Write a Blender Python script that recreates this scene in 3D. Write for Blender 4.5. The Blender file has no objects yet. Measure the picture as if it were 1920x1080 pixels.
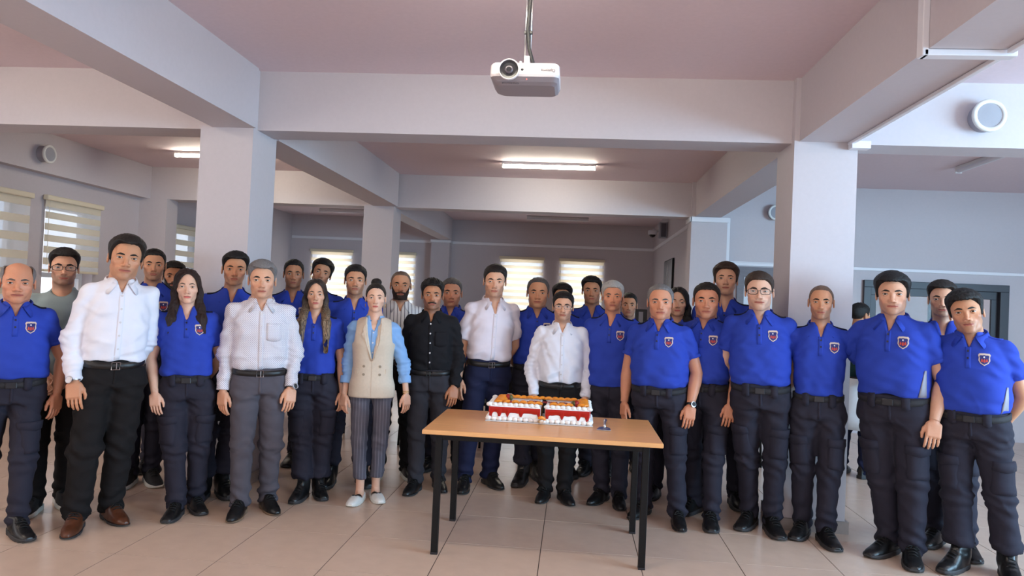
import bpy, bmesh, math, random
import numpy as np
from mathutils import Matrix, Vector
from mathutils.bvhtree import BVHTree
random.seed(7)
SC = bpy.context.scene
COL = SC.collection

# ------------------------------------------------------------------ camera
CAM_H = 1.534
YAW, PITCH, ROLL = 0.08536, 0.01821, 0.04420
_fw = Vector((-math.sin(YAW) * math.cos(PITCH), math.cos(YAW) * math.cos(PITCH), math.sin(PITCH)))
_r = _fw.cross(Vector((0, 0, 1))).normalized()
_u = _r.cross(_fw)
_r2 = math.cos(ROLL) * _r + math.sin(ROLL) * _u
_u2 = -math.sin(ROLL) * _r + math.cos(ROLL) * _u
cam = bpy.data.objects.new('camera', bpy.data.cameras.new('camera'))
cam.data.lens = 1363.7 / 1920 * 36.0
cam.data.sensor_width = 36.0
cam.data.clip_start = 0.05
cam.matrix_world = Matrix(((_r2.x, _u2.x, -_fw.x, 0), (_r2.y, _u2.y, -_fw.y, 0), (_r2.z, _u2.z, -_fw.z, CAM_H), (0, 0, 0, 1)))
COL.objects.link(cam)
SC.camera = cam

# ------------------------------------------------------------------ world, lights, exposure
world = bpy.data.worlds.new('sky')
SC.world = world
world.use_nodes = True
world.node_tree.nodes['Background'].inputs[0].default_value = (0.92, 0.92, 1.0, 1)
world.node_tree.nodes['Background'].inputs[1].default_value = 2.4


def area_light(name, loc, aim, w, h, power, colour):
    d = bpy.data.lights.new(name, 'AREA')
    d.shape = 'RECTANGLE'
    d.size, d.size_y = w, h
    d.energy = power
    d.color = colour
    o = bpy.data.objects.new(name, d)
    o.location = loc
    o.rotation_euler = (Vector(aim) - Vector(loc)).to_track_quat('-Z', 'Y').to_euler()
    COL.objects.link(o)
    return o


# daylight through the window band behind the camera and on the two side walls beside it
area_light('window_daylight_behind', (-1.6, -4.75, 2.05), (-1.0, 6, 1.0), 8.0, 1.7, 42, (0.93, 0.96, 1.0))
area_light('window_daylight_side', (7.25, 1.6, 1.9), (1.4, 5.4, 1.7), 4.6, 1.8, 720, (0.44, 0.74, 1.0))
area_light('window_daylight_street', (-6.65, 2.2, 1.9), (-1, 5.5, 1.0), 5.0, 1.6, 62, (1.0, 0.88, 0.74))
area_light('window_daylight_far', (-2.0, 16.1, 1.75), (-1.6, 8, 1.0), 8.0, 1.6, 340, (0.97, 0.96, 1.0))
area_light('window_daylight_left_sky', (-8.6, 8.0, 4.6), (-4.2, 8.0, 0.6), 4.5, 2.0, 420, (0.95, 0.97, 1.0))
SC.view_settings.view_transform = 'Standard'
SC.view_settings.look = 'None'
SC.view_settings.gamma = 1.0
SC.view_settings.use_curve_mapping = False
SC.view_settings.exposure = 0.0


# ------------------------------------------------------------------ materials
def srgb(c):
    def f(v):
        v /= 255.0
        return v / 12.92 if v <= 0.04045 else ((v + 0.055) / 1.055) ** 2.4
    return tuple(f(v) for v in c) + (1.0,)


MATS = {}


def mat(name, col=(200, 200, 200), rough=0.6, metal=0.0, bump=0.0, scale=60.0, var=0.0, attr=None, emit=0.0, sss=0.0,
        stretch=(1, 1, 1), alpha=1.0, trans=0.0, spec=0.5, sheen=0.0):
    """Principled material with a procedural noise for colour variation and fine relief."""
    if name in MATS:
        return MATS[name]
    m = bpy.data.materials.new(name)
    m.use_nodes = True
    nt = m.node_tree
    b = nt.nodes['Principled BSDF']
    c = srgb(col)
    b.inputs['Base Color'].default_value = c
    b.inputs['Roughness'].default_value = rough
    b.inputs['Metallic'].default_value = metal
    b.inputs['Specular IOR Level'].default_value = spec
    if sheen:
        b.inputs['Sheen Weight'].default_value = sheen
    if trans:
        b.inputs['Transmission Weight'].default_value = trans
    if alpha < 1:
        b.inputs['Alpha'].default_value = alpha
    if sss:
        b.inputs['Subsurface Weight'].default_value = sss
        b.inputs['Subsurface Radius'].default_value = (0.012, 0.005, 0.003)
        b.inputs['Subsurface Scale'].default_value = 1.0
    if emit:
        b.inputs['Emission Color'].default_value = c
        b.inputs['Emission Strength'].default_value = emit
    tc = mp = nz = None
    if bump or var:
        tc = nt.nodes.new('ShaderNodeTexCoord')
        mp = nt.nodes.new('ShaderNodeMapping')
        mp.inputs['Scale'].default_value = stretch
        nz = nt.nodes.new('ShaderNodeTexNoise')
        nz.inputs['Scale'].default_value = scale
        nz.inputs['Detail'].default_value = 4
        nt.links.new(tc.outputs['Object'], mp.inputs[0])
        nt.links.new(mp.outputs[0], nz.inputs['Vector'])
    src = None
    if attr:
        a = nt.nodes.new('ShaderNodeAttribute')
        a.attribute_name = attr
        src = a.outputs['Color']
    if var:
        mx = nt.nodes.new('ShaderNodeMix')
        mx.data_type = 'RGBA'
        mx.blend_type = 'MULTIPLY'
        mr = nt.nodes.new('ShaderNodeMapRange')
        mr.inputs['From Min'].default_value = 0.3
        mr.inputs['From Max'].default_value = 0.7
        mr.inputs['To Min'].default_value = 1 - var
        mr.inputs['To Max'].default_value = 1 + var * 0.4
        nt.links.new(nz.outputs['Fac'], mr.inputs['Value'])
        mx.inputs[0].default_value = 1.0
        if src is not None:
            nt.links.new(src, mx.inputs[6])
        else:
            mx.inputs[6].default_value = c
        nt.links.new(mr.outputs[0], mx.inputs[7])
        src = mx.outputs[2]
    if src is not None:
        nt.links.new(src, b.inputs['Base Color'])
    if bump:
        bp = nt.nodes.new('ShaderNodeBump')
        bp.inputs['Strength'].default_value = bump
        bp.inputs['Distance'].default_value = 0.01
        nt.links.new(nz.outputs['Fac'], bp.inputs['Height'])
        nt.links.new(bp.outputs[0], b.inputs['Normal'])
    MATS[name] = m
    return m


def mat_pattern(name, base, ink, kind, size, rough=0.75):
    """Printed cloth: fine dots or vertical stripes woven into the fabric (object coordinates)."""
    m = mat(name, base, rough, bump=0.08, scale=40)
    nt = m.node_tree
    b = nt.nodes['Principled BSDF']
    tc = nt.nodes.new('ShaderNodeTexCoord')
    sp = nt.nodes.new('ShaderNodeSeparateXYZ')
    nt.links.new(tc.outputs['Object'], sp.inputs[0])

    def math_node(op, a, v):
        n = nt.nodes.new('ShaderNodeMath')
        n.operation = op
        if hasattr(a, 'links'):
            nt.links.new(a, n.inputs[0])
        else:
            n.inputs[0].default_value = a
        if hasattr(v, 'links'):
            nt.links.new(v, n.inputs[1])
        else:
            n.inputs[1].default_value = v
        return n.outputs[0]
    sx = math_node('SINE', math_node('MULTIPLY', sp.outputs[0], 2 * math.pi / size), 0)
    if kind == 'dots':
        sz = math_node('SINE', math_node('MULTIPLY', sp.outputs[2], 2 * math.pi / size), 0)
        f = math_node('GREATER_THAN', math_node('MULTIPLY', sx, sz), 0.45)
    elif kind == 'grid':
        sz = math_node('SINE', math_node('MULTIPLY', sp.outputs[2], 2 * math.pi / size), 0)
        f = math_node('GREATER_THAN', math_node('MAXIMUM', sx, sz), 0.9)
    else:
        f = math_node('GREATER_THAN', sx, 0.86 if kind == 'stripes' else 0.93)
    mx = nt.nodes.new('ShaderNodeMix')
    mx.data_type = 'RGBA'
    nt.links.new(f, mx.inputs[0])
    mx.inputs[6].default_value = srgb(base)
    mx.inputs[7].default_value = srgb(ink)
    nt.links.new(mx.outputs[2], b.inputs['Base Color'])
    return m


# ------------------------------------------------------------------ object helpers
def tag(o, label=None, cat=None, group=None, kind=None):
    if label:
        o['label'] = label
    if cat:
        o['category'] = cat
    if group:
        o['group'] = group
    if kind:
        o['kind'] = kind
    return o


def empty(name, loc=(0, 0, 0), rz=0.0):
    o = bpy.data.objects.new(name, None)
    o.empty_display_size = 0.1
    o.location = loc
    o.rotation_euler = (0, 0, rz)
    COL.objects.link(o)
    return o


def link(name, me, parent=None, loc=None):
    o = bpy.data.objects.new(name, me)
    COL.objects.link(o)
    if parent is not None:
        o.parent = parent
    if loc is not None:
        o.location = loc
    return o


def mesh_np(name, V, F, mats, smooth=True, cols=None, fm=None):
    """Mesh from numpy arrays: V (n,3); F list of faces or (m,4)/(m,3) array; cols per-vertex rgb (linear); fm face material index."""
    me = bpy.data.meshes.new(name)
    V = np.asarray(V, np.float64)
    if isinstance(F, np.ndarray):
        n, k = F.shape
        me.vertices.add(len(V))
        me.vertices.foreach_set('co', V.astype(np.float32).ravel())
        me.loops.add(n * k)
        me.loops.foreach_set('vertex_index', F.astype(np.int32).ravel())
        me.polygons.add(n)
        me.polygons.foreach_set('loop_start', np.arange(0, n * k, k, dtype=np.int32))
        me.polygons.foreach_set('loop_total', np.full(n, k, np.int32))
        me.update(calc_edges=True)
        me.validate()
    else:
        me.from_pydata([tuple(v) for v in V], [], [tuple(int(i) for i in f) for f in F])
    if smooth:
        me.polygons.foreach_set('use_smooth', np.ones(len(me.polygons), bool))
    for m in (mats if isinstance(mats, (list, tuple)) else [mats]):
        me.materials.append(m)
    if fm is not None:
        me.polygons.foreach_set('material_index', np.asarray(fm, np.int32))
    if cols is not None:
        a = me.color_attributes.new('tint', 'FLOAT_COLOR', 'POINT')
        c = np.ones((len(V), 4), np.float32)
        c[:, :3] = cols
        a.data.foreach_set('color', c.ravel())
    me.update()
    return me


class MB:
    """Collects boxes, tubes and lofts of ONE part and links them as one mesh."""

    def __init__(self):
        self.v, self.f, self.m = [], [], []

    def add(self, v, f, m=0):
        b = len(self.v)
        self.v += [tuple(x) for x in v]
        self.f += [tuple(i + b for i in q) for q in f]
        self.m += [m] * len(f)
        return self

    def box(self, x0, x1, y0, y1, z0, z1, bev=0.0, m=0):
        if bev <= 0:
            v = [(x, y, z) for x in (x0, x1) for y in (y0, y1) for z in (z0, z1)]
            return self.add(v, [(0, 1, 3, 2), (4, 6, 7, 5), (0, 4, 5, 1), (2, 3, 7, 6), (0, 2, 6, 4), (1, 5, 7, 3)], m)
        bm = bmesh.new()
        bmesh.ops.create_cube(bm, size=1.0)
        for q in bm.verts:
            q.co = Vector(((x0 + x1) / 2 + q.co.x * (x1 - x0), (y0 + y1) / 2 + q.co.y * (y1 - y0), (z0 + z1) / 2 + q.co.z * (z1 - z0)))
        bmesh.ops.bevel(bm, geom=bm.edges[:], offset=bev, segments=2, affect='EDGES', profile=0.5)
        bm.verts.index_update()
        self.add([q.co for q in bm.verts], [[q.index for q in f.verts] for f in bm.faces], m)
        bm.free()
        return self

    def tube(self, pts, r, n=8, m=0, caps=True, closed=False):
        pts = [Vector(q) for q in pts]
        rs = r if isinstance(r, (list, tuple)) else [r] * len(pts)
        v, f = [], []
        ref = None
        N = len(pts)
        for i, q in enumerate(pts):
            if closed:
                d = pts[(i + 1) % N] - pts[i - 1]
            else:
                d = (pts[min(i + 1, N - 1)] - pts[max(i - 1, 0)])
            d.normalize()
            if ref is None:
                ref = Vector((0, 0, 1)) if abs(d.z) < 0.9 else Vector((1, 0, 0))
            a = d.cross(ref).normalized()
            c = a.cross(d).normalized()
            ref = c
            for k in range(n):
                t = 2 * math.pi * k / n
                v.append(q + (a * math.cos(t) + c * math.sin(t)) * rs[i])
        R = N if closed else N - 1
        for i in range(R):
            for k in range(n):
                f.append((i * n + k, i * n + (k + 1) % n, ((i + 1) % N) * n + (k + 1) % n, ((i + 1) % N) * n + k))
        if caps and not closed:
            f.append(tuple(range(n - 1, -1, -1)))
            f.append(tuple((N - 1) * n + k for k in range(n)))
        return self.add(v, f, m)

    def prism(self, poly, z0, z1, axis='z', m=0):
        """polygon (a,b) extruded along axis"""
        n = len(poly)

        def P(a, b, c):
            return {'z': (a, b, c), 'y': (a, c, b), 'x': (c, a, b)}[axis]
        v = [P(a, b, z0) for a, b in poly] + [P(a, b, z1) for a, b in poly]
        f = [tuple(range(n))[::-1], tuple(range(n, 2 * n))] + [(i, (i + 1) % n, n + (i + 1) % n, n + i) for i in range(n)]
        return self.add(v, f, m)

    def mesh(self, name, mats, smooth=False):
        me = bpy.data.meshes.new(name)
        me.from_pydata(self.v, [], self.f)
        for q in (mats if isinstance(mats, (list, tuple)) else [mats]):
            me.materials.append(q)
        me.polygons.foreach_set('material_index', np.array(self.m, np.int32))
        bm = bmesh.new()
        bm.from_mesh(me)
        bmesh.ops.recalc_face_normals(bm, faces=bm.faces[:])
        bm.to_mesh(me)
        bm.free()
        if smooth:
            me.polygons.foreach_set('use_smooth', np.ones(len(me.polygons), bool))
        me.update()
        return me

    def build(self, name, mats, parent=None, smooth=False, loc=None):
        return link(name, self.mesh(name, mats, smooth), parent, loc)

# ------------------------------------------------------------------ the room
M_WALL = mat('painted_plaster', (197, 188, 191), 0.62, bump=0.05, scale=35, var=0.02)
M_CEIL = mat('ceiling_paint', (224, 205, 210), 0.7, bump=0.05, scale=30, var=0.03)
M_TRIM = mat('white_plastic_trunking', (228, 226, 230), 0.45, bump=0.02, scale=40)
M_TILE = mat('floor_tile', (214, 187, 168), 0.25, bump=0.015, scale=9, var=0.05)
M_GROUT = mat('grout', (74, 61, 55), 0.85, bump=0.1, scale=90)
M_SKIRT = mat('skirting_tile', (160, 148, 142), 0.4, bump=0.05, scale=20, var=0.08)
M_BLACK = mat('black_steel', (13, 12, 13), 0.45, spec=0.25, bump=0.05, scale=70, metal=0.0)
M_DARKFRAME = mat('anthracite_frame', (52, 53, 60), 0.45, bump=0.02, scale=50)
M_GLASS = mat('window_glass', (225, 235, 240), 0.03)
_nt = M_GLASS.node_tree
_tr = _nt.nodes.new('ShaderNodeBsdfTransparent')
_tr.inputs[0].default_value = (0.93, 0.96, 0.97, 1)
_mx = _nt.nodes.new('ShaderNodeMixShader')
_mx.inputs[0].default_value = 0.9
_nt.links.new(_nt.nodes['Principled BSDF'].outputs[0], _mx.inputs[1])
_nt.links.new(_tr.outputs[0], _mx.inputs[2])
_nt.links.new(_mx.outputs[0], _nt.nodes['Material Output'].inputs[0])
M_FRAMEW = mat('white_window_frame', (232, 232, 234), 0.4, bump=0.02, scale=40)
CEIL_Z, BEAM_Z = 3.23, 2.77
XL, XR_BACK = -6.22, 1.63
Y_BACK, Y_RW = 15.45, 9.95


def struct(name, mb, m, parent=None):
    o = mb.build(name, m, parent)
    tag(o, kind='structure')
    return o


# floor: a grout slab with the tiles laid on it one by one
floor = struct('floor', MB().box(-9.0, 9.0, -5.0, 16.2, -0.2, -0.002), M_GROUT)
tile_me = MB().box(0.0026, 0.5974, 0.0026, 0.5974, -0.012, 0.0).mesh('tile', M_TILE)
TX0, TY0 = -0.739, 3.963
n_tile = 0
cells = []
for j in range(-2, 12):
    for i in range(-10, 10):
        cx, cy = TX0 + 0.6 * i, TY0 + 0.6 * j
        if cx < -6.8 or cx > 5.6 or abs(cx + 0.35) > 0.8 * cy + 1.3:
            continue
        cells.append((i, j))
cells.sort(key=lambda c: c[1])
placed = set(cells[:230])
for (i, j) in cells[:230]:
    o = link('tile', tile_me, floor, (TX0 + 0.6 * i, TY0 + 0.6 * j, 0))
rest = MB()
for j in range(-15, 21):
    for i in range(-14, 16):
        if (i, j) not in placed:
            x, y = TX0 + 0.6 * i, TY0 + 0.6 * j
            if x < -8.9 or x > 8.3 or y < -4.9 or y > 15.5:
                continue
            rest.add([(x + .0026, y + .0026, 0), (x + .5974, y + .0026, 0), (x + .5974, y + .5974, 0), (x + .0026, y + .5974, 0)], [(0, 1, 2, 3)])
tag(rest.build('tile_field', M_TILE, floor), kind='stuff')

struct('ceiling', MB().box(-9.0, 9.0, -5.0, 16.2, CEIL_Z, CEIL_Z + 0.2), M_CEIL)

# columns with skirting
COLS = {'a': (-2.915, -2.495, 5.35, 5.785), 'b': (1.53, 1.97, 5.35, 5.785), 'c': (-2.95, -2.53, 9.85, 10.28), 'd': (1.52, 1.99, 9.85, 10.2)}
for k, (x0, x1, y0, y1) in COLS.items():
    c = struct('wall_column', MB().box(x0, x1, y0, y1, 0, CEIL_Z), M_WALL)
    if k in 'ab':
        mb = MB()
        e = 0.022
        mb.box(x0 - e, x1 + e, y0 - e, y0 - 0.001, 0, 0.085)
        mb.box(x0 - e, x0 - 0.001, y0 - 0.001, y1 + e, 0, 0.085)
        mb.box(x1 + 0.001, x1 + e, y0 - 0.001, y1 + e, 0, 0.085)
        mb.build('skirting', M_SKIRT, c)


def beam(x0, x1, y0, y1, z0=BEAM_Z):
    return struct('ceiling_beam', MB().box(x0, x1, y0, y1, z0, CEIL_Z), M_WALL)


beam(-2.495, 1.53, 5.42, 5.73)
beam(-6.1, -2.915, 5.42, 5.73)
beam(1.97, 9.0, 5.40, 5.70)
for (xa, xb) in ((-2.82, -2.475), (1.565, 1.905)):
    beam(xa, xb, -5.0, 5.35)
    beam(xa, xb, 5.785, 9.85)
beam(-2.53, 1.52, 9.92, 10.2)
beam(-6.1, -2.95, 9.90, 10.2)
beam(-2.88, -2.62, 10.28, 15.2)


# walls with openings: a wall in the XZ or YZ plane made of the piers, sills and lintels around its openings
def wall_with_openings(name, axis, pos, thick, a0, a1, z1, opens, m=M_WALL):
    mb = MB()

    def bx(u0, u1, w0, w1):
        if u1 - u0 < 1e-4 or w1 - w0 < 1e-4:
            return
        if axis == 'y':
            mb.box(u0, u1, pos, pos + thick, w0, w1)
        else:
            mb.box(pos, pos + thick, u0, u1, w0, w1)
    cur = a0
    for (u0, u1, w0, w1) in sorted(opens):
        bx(cur, u0, 0, z1)
        bx(u0, u1, 0, w0)
        bx(u0, u1, w1, z1)
        cur = u1
    bx(cur, a1, 0, z1)
    return struct(name, mb, m)


WIN_BACK = [(-5.72, -4.85), (-4.33, -3.46), (-1.57, -0.70), (-0.30, 0.57)]
wall_with_openings('wall_back', 'y', Y_BACK, 0.25, XL - 0.2, 2.2, CEIL_Z, [(a, b, 0.95, 2.42) for a, b in WIN_BACK])
WIN_LEFT = [(-0.6, 0.9), (1.4, 2.9), (3.4, 4.9), (6.78, 7.70), (8.02, 8.92), (10.75, 11.65), (12.6, 13.5)]
wall_with_openings('wall_left', 'x', XL - 0.25, 0.25, -5.0, 15.7, CEIL_Z, [(a, b, 0.95, 2.46) for a, b in WIN_LEFT])
struct('wall_left_band', MB().box(XL, -6.09, 5.73, 9.9, BEAM_Z, CEIL_Z), M_WALL)
struct('wall_left_pier', MB().box(XL, -5.81, 9.85, 10.13, 0, BEAM_Z), M_WALL)
struct('wall_right_back', MB().box(XR_BACK, XR_BACK + 0.2, 10.2, Y_BACK, 0, CEIL_Z), M_WALL)
DOOR2 = (2.16, 3.06, 0.0, 2.13)
SLIDE = (3.79, 5.60, 0.92, 2.02)
wall_with_openings('wall_right', 'y', Y_RW, 0.2, 1.99, 9.0, CEIL_Z, [DOOR2, SLIDE])
wall_with_openings('wall_right_side', 'x', 7.6, 0.25, -5.0, Y_RW, CEIL_Z, [(-0.8, 4.0, 0.95, 2.75)])
wall_with_openings('wall_front', 'y', -5.25, 0.25, -9.0, 9.0, CEIL_Z, [(-5.7, 2.5, 1.1, 2.95)])
struct('wall_front_corner', MB().box(8.8, 9.0, -5.0, Y_RW, 0, CEIL_Z), M_WALL)
# service room behind the right wall: seen through the sliding window and the door
struct('wall_kitchen', MB().box(1.99, 9.0, 13.4, 13.6, 0, CEIL_Z), M_WALL)
struct('wall_pilaster', MB().box(-3.05, -2.66, 15.17, Y_BACK, 0, 2.74), M_WALL)

# trunking and picture rails
trim = lambda n, *b: struct(n, MB().box(*b, bev=0.004), M_TRIM)
trim('trim_1', -6.2, -3.05, 15.425, 15.45, 2.71, 2.765)
trim('trim_2', -2.66, XR_BACK, 15.425, 15.45, 2.71, 2.765)
trim('trim_3', -3.07, -2.64, 15.145, 15.17, 2.71, 2.765)
trim('trim_4', -2.66, -2.635, 15.17, 15.425, 2.71, 2.765)
trim('trim_5', XR_BACK - 0.025, XR_BACK, 10.2, 15.425, 2.71, 2.765)
trim('trim_6', 1.50, 2.01, 9.825, 9.85, 2.70, 2.765)
trim('trim_7', 1.495, 1.52, 9.825, 10.2, 2.70, 2.765)
trim('trim_8', 1.99, 2.03, 9.86, 9.90, 1.9, 2.765)
trim('trim_9', 2.01, 7.6, 9.925, 9.95, 2.145, 2.185)
trim('trim_10', 2.01, 3.2, 9.92, 9.95, 2.185, 2.20)
# trunking that crosses under the near beam and runs along its edge to the column
trim('trim_11', 1.545, 1.95, 3.44, 3.50, BEAM_Z - 0.03, BEAM_Z - 0.001)
trim('trim_12', 1.535, 1.565, 3.44, 3.50, BEAM_Z - 0.03, CEIL_Z)
trim('trim_13', 1.895, 1.925, 3.52, 5.34, BEAM_Z - 0.022, BEAM_Z - 0.001)
trim('trim_14', 1.90, 2.03, 5.27, 5.345, BEAM_Z - 0.055, BEAM_Z - 0.001)
trim('trim_15', 1.895, 1.925, -2.0, 3.43, BEAM_Z - 0.022, BEAM_Z - 0.001)


# windows: frame, mullion, panes; one per opening
def window(n, axis, pos, a0, a1, z0, z1, m=M_FRAMEW, inset=0.12, sash=0.06, split=True):
    mb = MB()
    w = empty('window_%d' % n)
    tag(w, kind='structure')

    def bx(q, u0, u1, w0, w1, d=0.06, off=0.0):
        if axis == 'y':
            q.box(u0, u1, pos + off, pos + off + d, w0, w1)
        else:
            q.box(pos + off, pos + off + d, u0, u1, w0, w1)
    fr = MB()
    bx(fr, a0, a1, z0, z0 + sash)
    bx(fr, a0, a1, z1 - sash, z1)
    bx(fr, a0, a0 + sash, z0 + sash, z1 - sash)
    bx(fr, a1 - sash, a1, z0 + sash, z1 - sash)
    fr.build('window_frame', m, w)
    mid = (z0 + z1) / 2 - 0.1
    if split:
        mu = MB()
        bx(mu, a0 + sash, a1 - sash, mid - 0.03, mid + 0.03)
        mu.build('mullion', m, w)
        spans = [(z0 + sash, mid - 0.03), (mid + 0.03, z1 - sash)]
    else:
        spans = [(z0 + sash, z1 - sash)]
    for s in spans:
        g = MB()
        bx(g, a0 + sash, a1 - sash, s[0], s[1], 0.006, 0.027)
        g.build('pane', M_GLASS, w)
    return w


nwin = 1
for a, b in WIN_BACK:
    window(nwin, 'y', Y_BACK + 0.14, a, b, 0.95, 2.42)
    nwin += 1
for a, b in WIN_LEFT:
    window(nwin, 'x', XL - 0.20, a, b, 0.95, 2.46)
    nwin += 1

# zebra roller blinds: head rail, alternating cream cloth bands and sheer bands, bottom rail
M_BAND = mat('cream_blind_cloth', (238, 230, 214), 0.8, bump=0.06, scale=150)
nt = M_BAND.node_tree
_b = nt.nodes['Principled BSDF']
_b.inputs['Transmission Weight'].default_value = 0.0
_tr = nt.nodes.new('ShaderNodeBsdfTranslucent')
_tr.inputs[0].default_value = srgb((250, 242, 226))
_mx = nt.nodes.new('ShaderNodeMixShader')
_mx.inputs[0].default_value = 0.42
nt.links.new(_b.outputs[0], _mx.inputs[1])
nt.links.new(_tr.outputs[0], _mx.inputs[2])
nt.links.new(_mx.outputs[0], nt.nodes['Material Output'].inputs[0])
M_SHEER = mat('sheer_blind_cloth', (250, 250, 248), 0.8)
nt = M_SHEER.node_tree
_b = nt.nodes['Principled BSDF']
_tr = nt.nodes.new('ShaderNodeBsdfTransparent')
_tr.inputs[0].default_value = (0.95, 0.97, 1, 1)
_mx = nt.nodes.new('ShaderNodeMixShader')
_mx.inputs[0].default_value = 0.62
nt.links.new(_b.outputs[0], _mx.inputs[1])
nt.links.new(_tr.outputs[0], _mx.inputs[2])
nt.links.new(_mx.outputs[0], nt.nodes['Material Output'].inputs[0])
M_RAIL = mat('cream_blind_rail', (224, 212, 186), 0.5, bump=0.02, scale=60)


def blind(axis, pos, a0, a1, z1, z0, label, pitch=0.118, open_=0.5, closed=False):
    """pos: plane of the cloth, on the room side of the wall"""
    t = empty('roller_blind', ((a0 + a1) / 2, pos, z0) if axis == 'y' else (pos, (a0 + a1) / 2, z0))
    if axis == 'x':
        t.rotation_euler = (0, 0, math.pi / 2)
    tag(t, label, 'blind', 'zebra roller blinds on the windows')
    hw = (a1 - a0) / 2
    H = z1 - z0
    MB().box(-hw - 0.02, hw + 0.02, -0.045, 0.02, H - 0.06, H, bev=0.012).build('head_rail', M_RAIL, t)
    z = H - 0.06
    me_band = MB().box(-hw, hw, -0.0015, 0.0015, 0, pitch * (1 - open_), bev=0).mesh('band', M_BAND)
    me_sheer = MB().box(-hw, hw, -0.0006, 0.0006, 0, pitch * open_, bev=0).mesh('sheer_band', M_SHEER)
    while z - pitch > 0.03:
        link('band', me_band, t, (0, -0.006, z - pitch * (1 - open_)))
        link('sheer_band', me_sheer, t, (0, -0.006, z - pitch))
        z -= pitch
    MB().box(-hw, hw, -0.018, 0.006, max(z - 0.03, 0), z, bev=0.006).build('bottom_rail', M_RAIL, t)
    MB().tube([(-hw + 0.03, -0.03, H - 0.05), (-hw + 0.03, -0.032, H * 0.1)], 0.003, 5).build('pull_chain', M_RAIL, t)
    return t


names = ['far cream zebra blind left of the pale middle column', 'far cream zebra blind just right of the pale middle column',
         'far cream zebra blind behind the man in the pinkish shirt', 'far cream zebra blind rightmost on the back wall']
for (a, b), nm in zip(WIN_BACK, names):
    blind('y', Y_BACK - 0.02, a - 0.03, b + 0.03, 2.49, 0.9, nm, pitch=0.13, open_=0.52)
blind('x', XL + 0.03, 6.74, 7.74, 2.52, 1.0, 'cream zebra blind cut by the left edge of the picture', pitch=0.20, open_=0.55)
blind('x', XL + 0.03, 7.98, 8.97, 2.54, 1.62, 'half lowered cream zebra blind behind the young man in glasses', pitch=0.135, open_=0.42)
blind('x', XL + 0.03, 10.72, 11.68, 2.50, 1.0, 'small cream zebra blind seen through the opening beside the left column', pitch=0.17, open_=0.5)

# house across the street, seen through the left blinds
M_FACADE = mat('facade_render', (196, 204, 214), 0.9, bump=0.1, scale=20, var=0.08)
M_FACWIN = mat('facade_window', (92, 104, 120), 0.2, bump=0.02, scale=10)
hs_ = empty('apartment_house', (-14.0, 8, 0))
tag(hs_, 'pale grey house across the street, seen through the left blinds', 'building')
MB().box(-4, 0, -8, 9, -3, 9).build('facade', M_FACADE, hs_)
for yy in (-6.5, -3.9, -1.3, 1.3, 3.9, 6.5):
    for zz in (0.0, 2.2, 4.4):
        MB().box(0.0, 0.06, yy - 0.7, yy + 0.7, zz, zz + 1.3).build('house_window', M_FACWIN, hs_)
        MB().box(0.0, 0.5, yy - 1.0, yy + 1.0, zz - 0.35, zz - 0.25).build('balcony_slab', M_FRAMEW, hs_)

# sliding window with anthracite frame in the right wall
sw = empty('window_%d' % nwin)
tag(sw, kind='structure')
x0, x1, z0, z1 = SLIDE
fr = MB()
for b in ((x0, x1, z1 - 0.09, z1), (x0, x1, z0, z0 + 0.09), (x0, x0 + 0.09, z0 + .09, z1 - .09), (x1 - 0.11, x1, z0 + .09, z1 - .09)):
    fr.box(b[0], b[1], 9.90, 10.0, b[2], b[3], bev=0.004)
fr.build('window_frame', M_DARKFRAME, sw)
for (a, b, yy) in ((x0 + 0.09, x0 + 0.95, 9.945), (x0 + 0.85, x1 - 0.11, 9.985)):
    s = MB()
    for q in ((a, b, z1 - 0.19, z1 - 0.09), (a, b, z0 + 0.09, z0 + 0.17), (a, a + 0.075, z0 + .17, z1 - .19), (b - 0.075, b, z0 + .17, z1 - .19)):
        s.box(q[0], q[1], yy - 0.018, yy + 0.018, q[2], q[3], bev=0.003)
    so = s.build('sash', M_DARKFRAME, sw)
    MB().box(a + .075, b - .075, yy - 0.003, yy + 0.003, z0 + .17, z1 - .19).build('pane', M_GLASS, so)
nwin += 1
# panelled door with grey frame next to the far right pillar
d = empty('door_1')
tag(d, kind='structure')
M_DOORGREY = mat('grey_oak_laminate', (112, 106, 112), 0.5, bump=0.05, scale=14, stretch=(1, 1, 12), var=0.18)
M_DOORLEAF = mat('door_leaf_white', (218, 218, 222), 0.45, bump=0.02, scale=30)
x0, x1, _, z1 = DOOR2
f = MB()
f.box(x0, x0 + 0.09, 9.91, 10.12, 0, z1)
f.box(x1 - 0.09, x1, 9.91, 10.12, 0, z1)
f.box(x0 + 0.09, x1 - 0.09, 9.91, 10.12, z1 - 0.13, z1)
f.build('door_frame', M_DOORGREY, d)
MB().box(x0 + 0.09, x1 - 0.09, 10.0, 10.04, 0.01, z1 - 0.13).build('door_leaf', M_DOORLEAF, d)
MB().tube([(x0 + 0.16, 9.99, 1.02), (x0 + 0.16, 9.95, 1.02), (x0 + 0.28, 9.95, 1.02)], 0.009, 8).build('door_handle', M_TRIM, d)

# round wall loudspeakers
M_SPK = mat('speaker_white', (222, 222, 218), 0.5, bump=0.02, scale=60)
M_GRILLE = mat('speaker_grille', (168, 168, 176), 0.6, bump=0.5, scale=500)
M_SPKBODY = mat('speaker_can', (150, 148, 158), 0.55, bump=0.02, scale=60)


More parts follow.
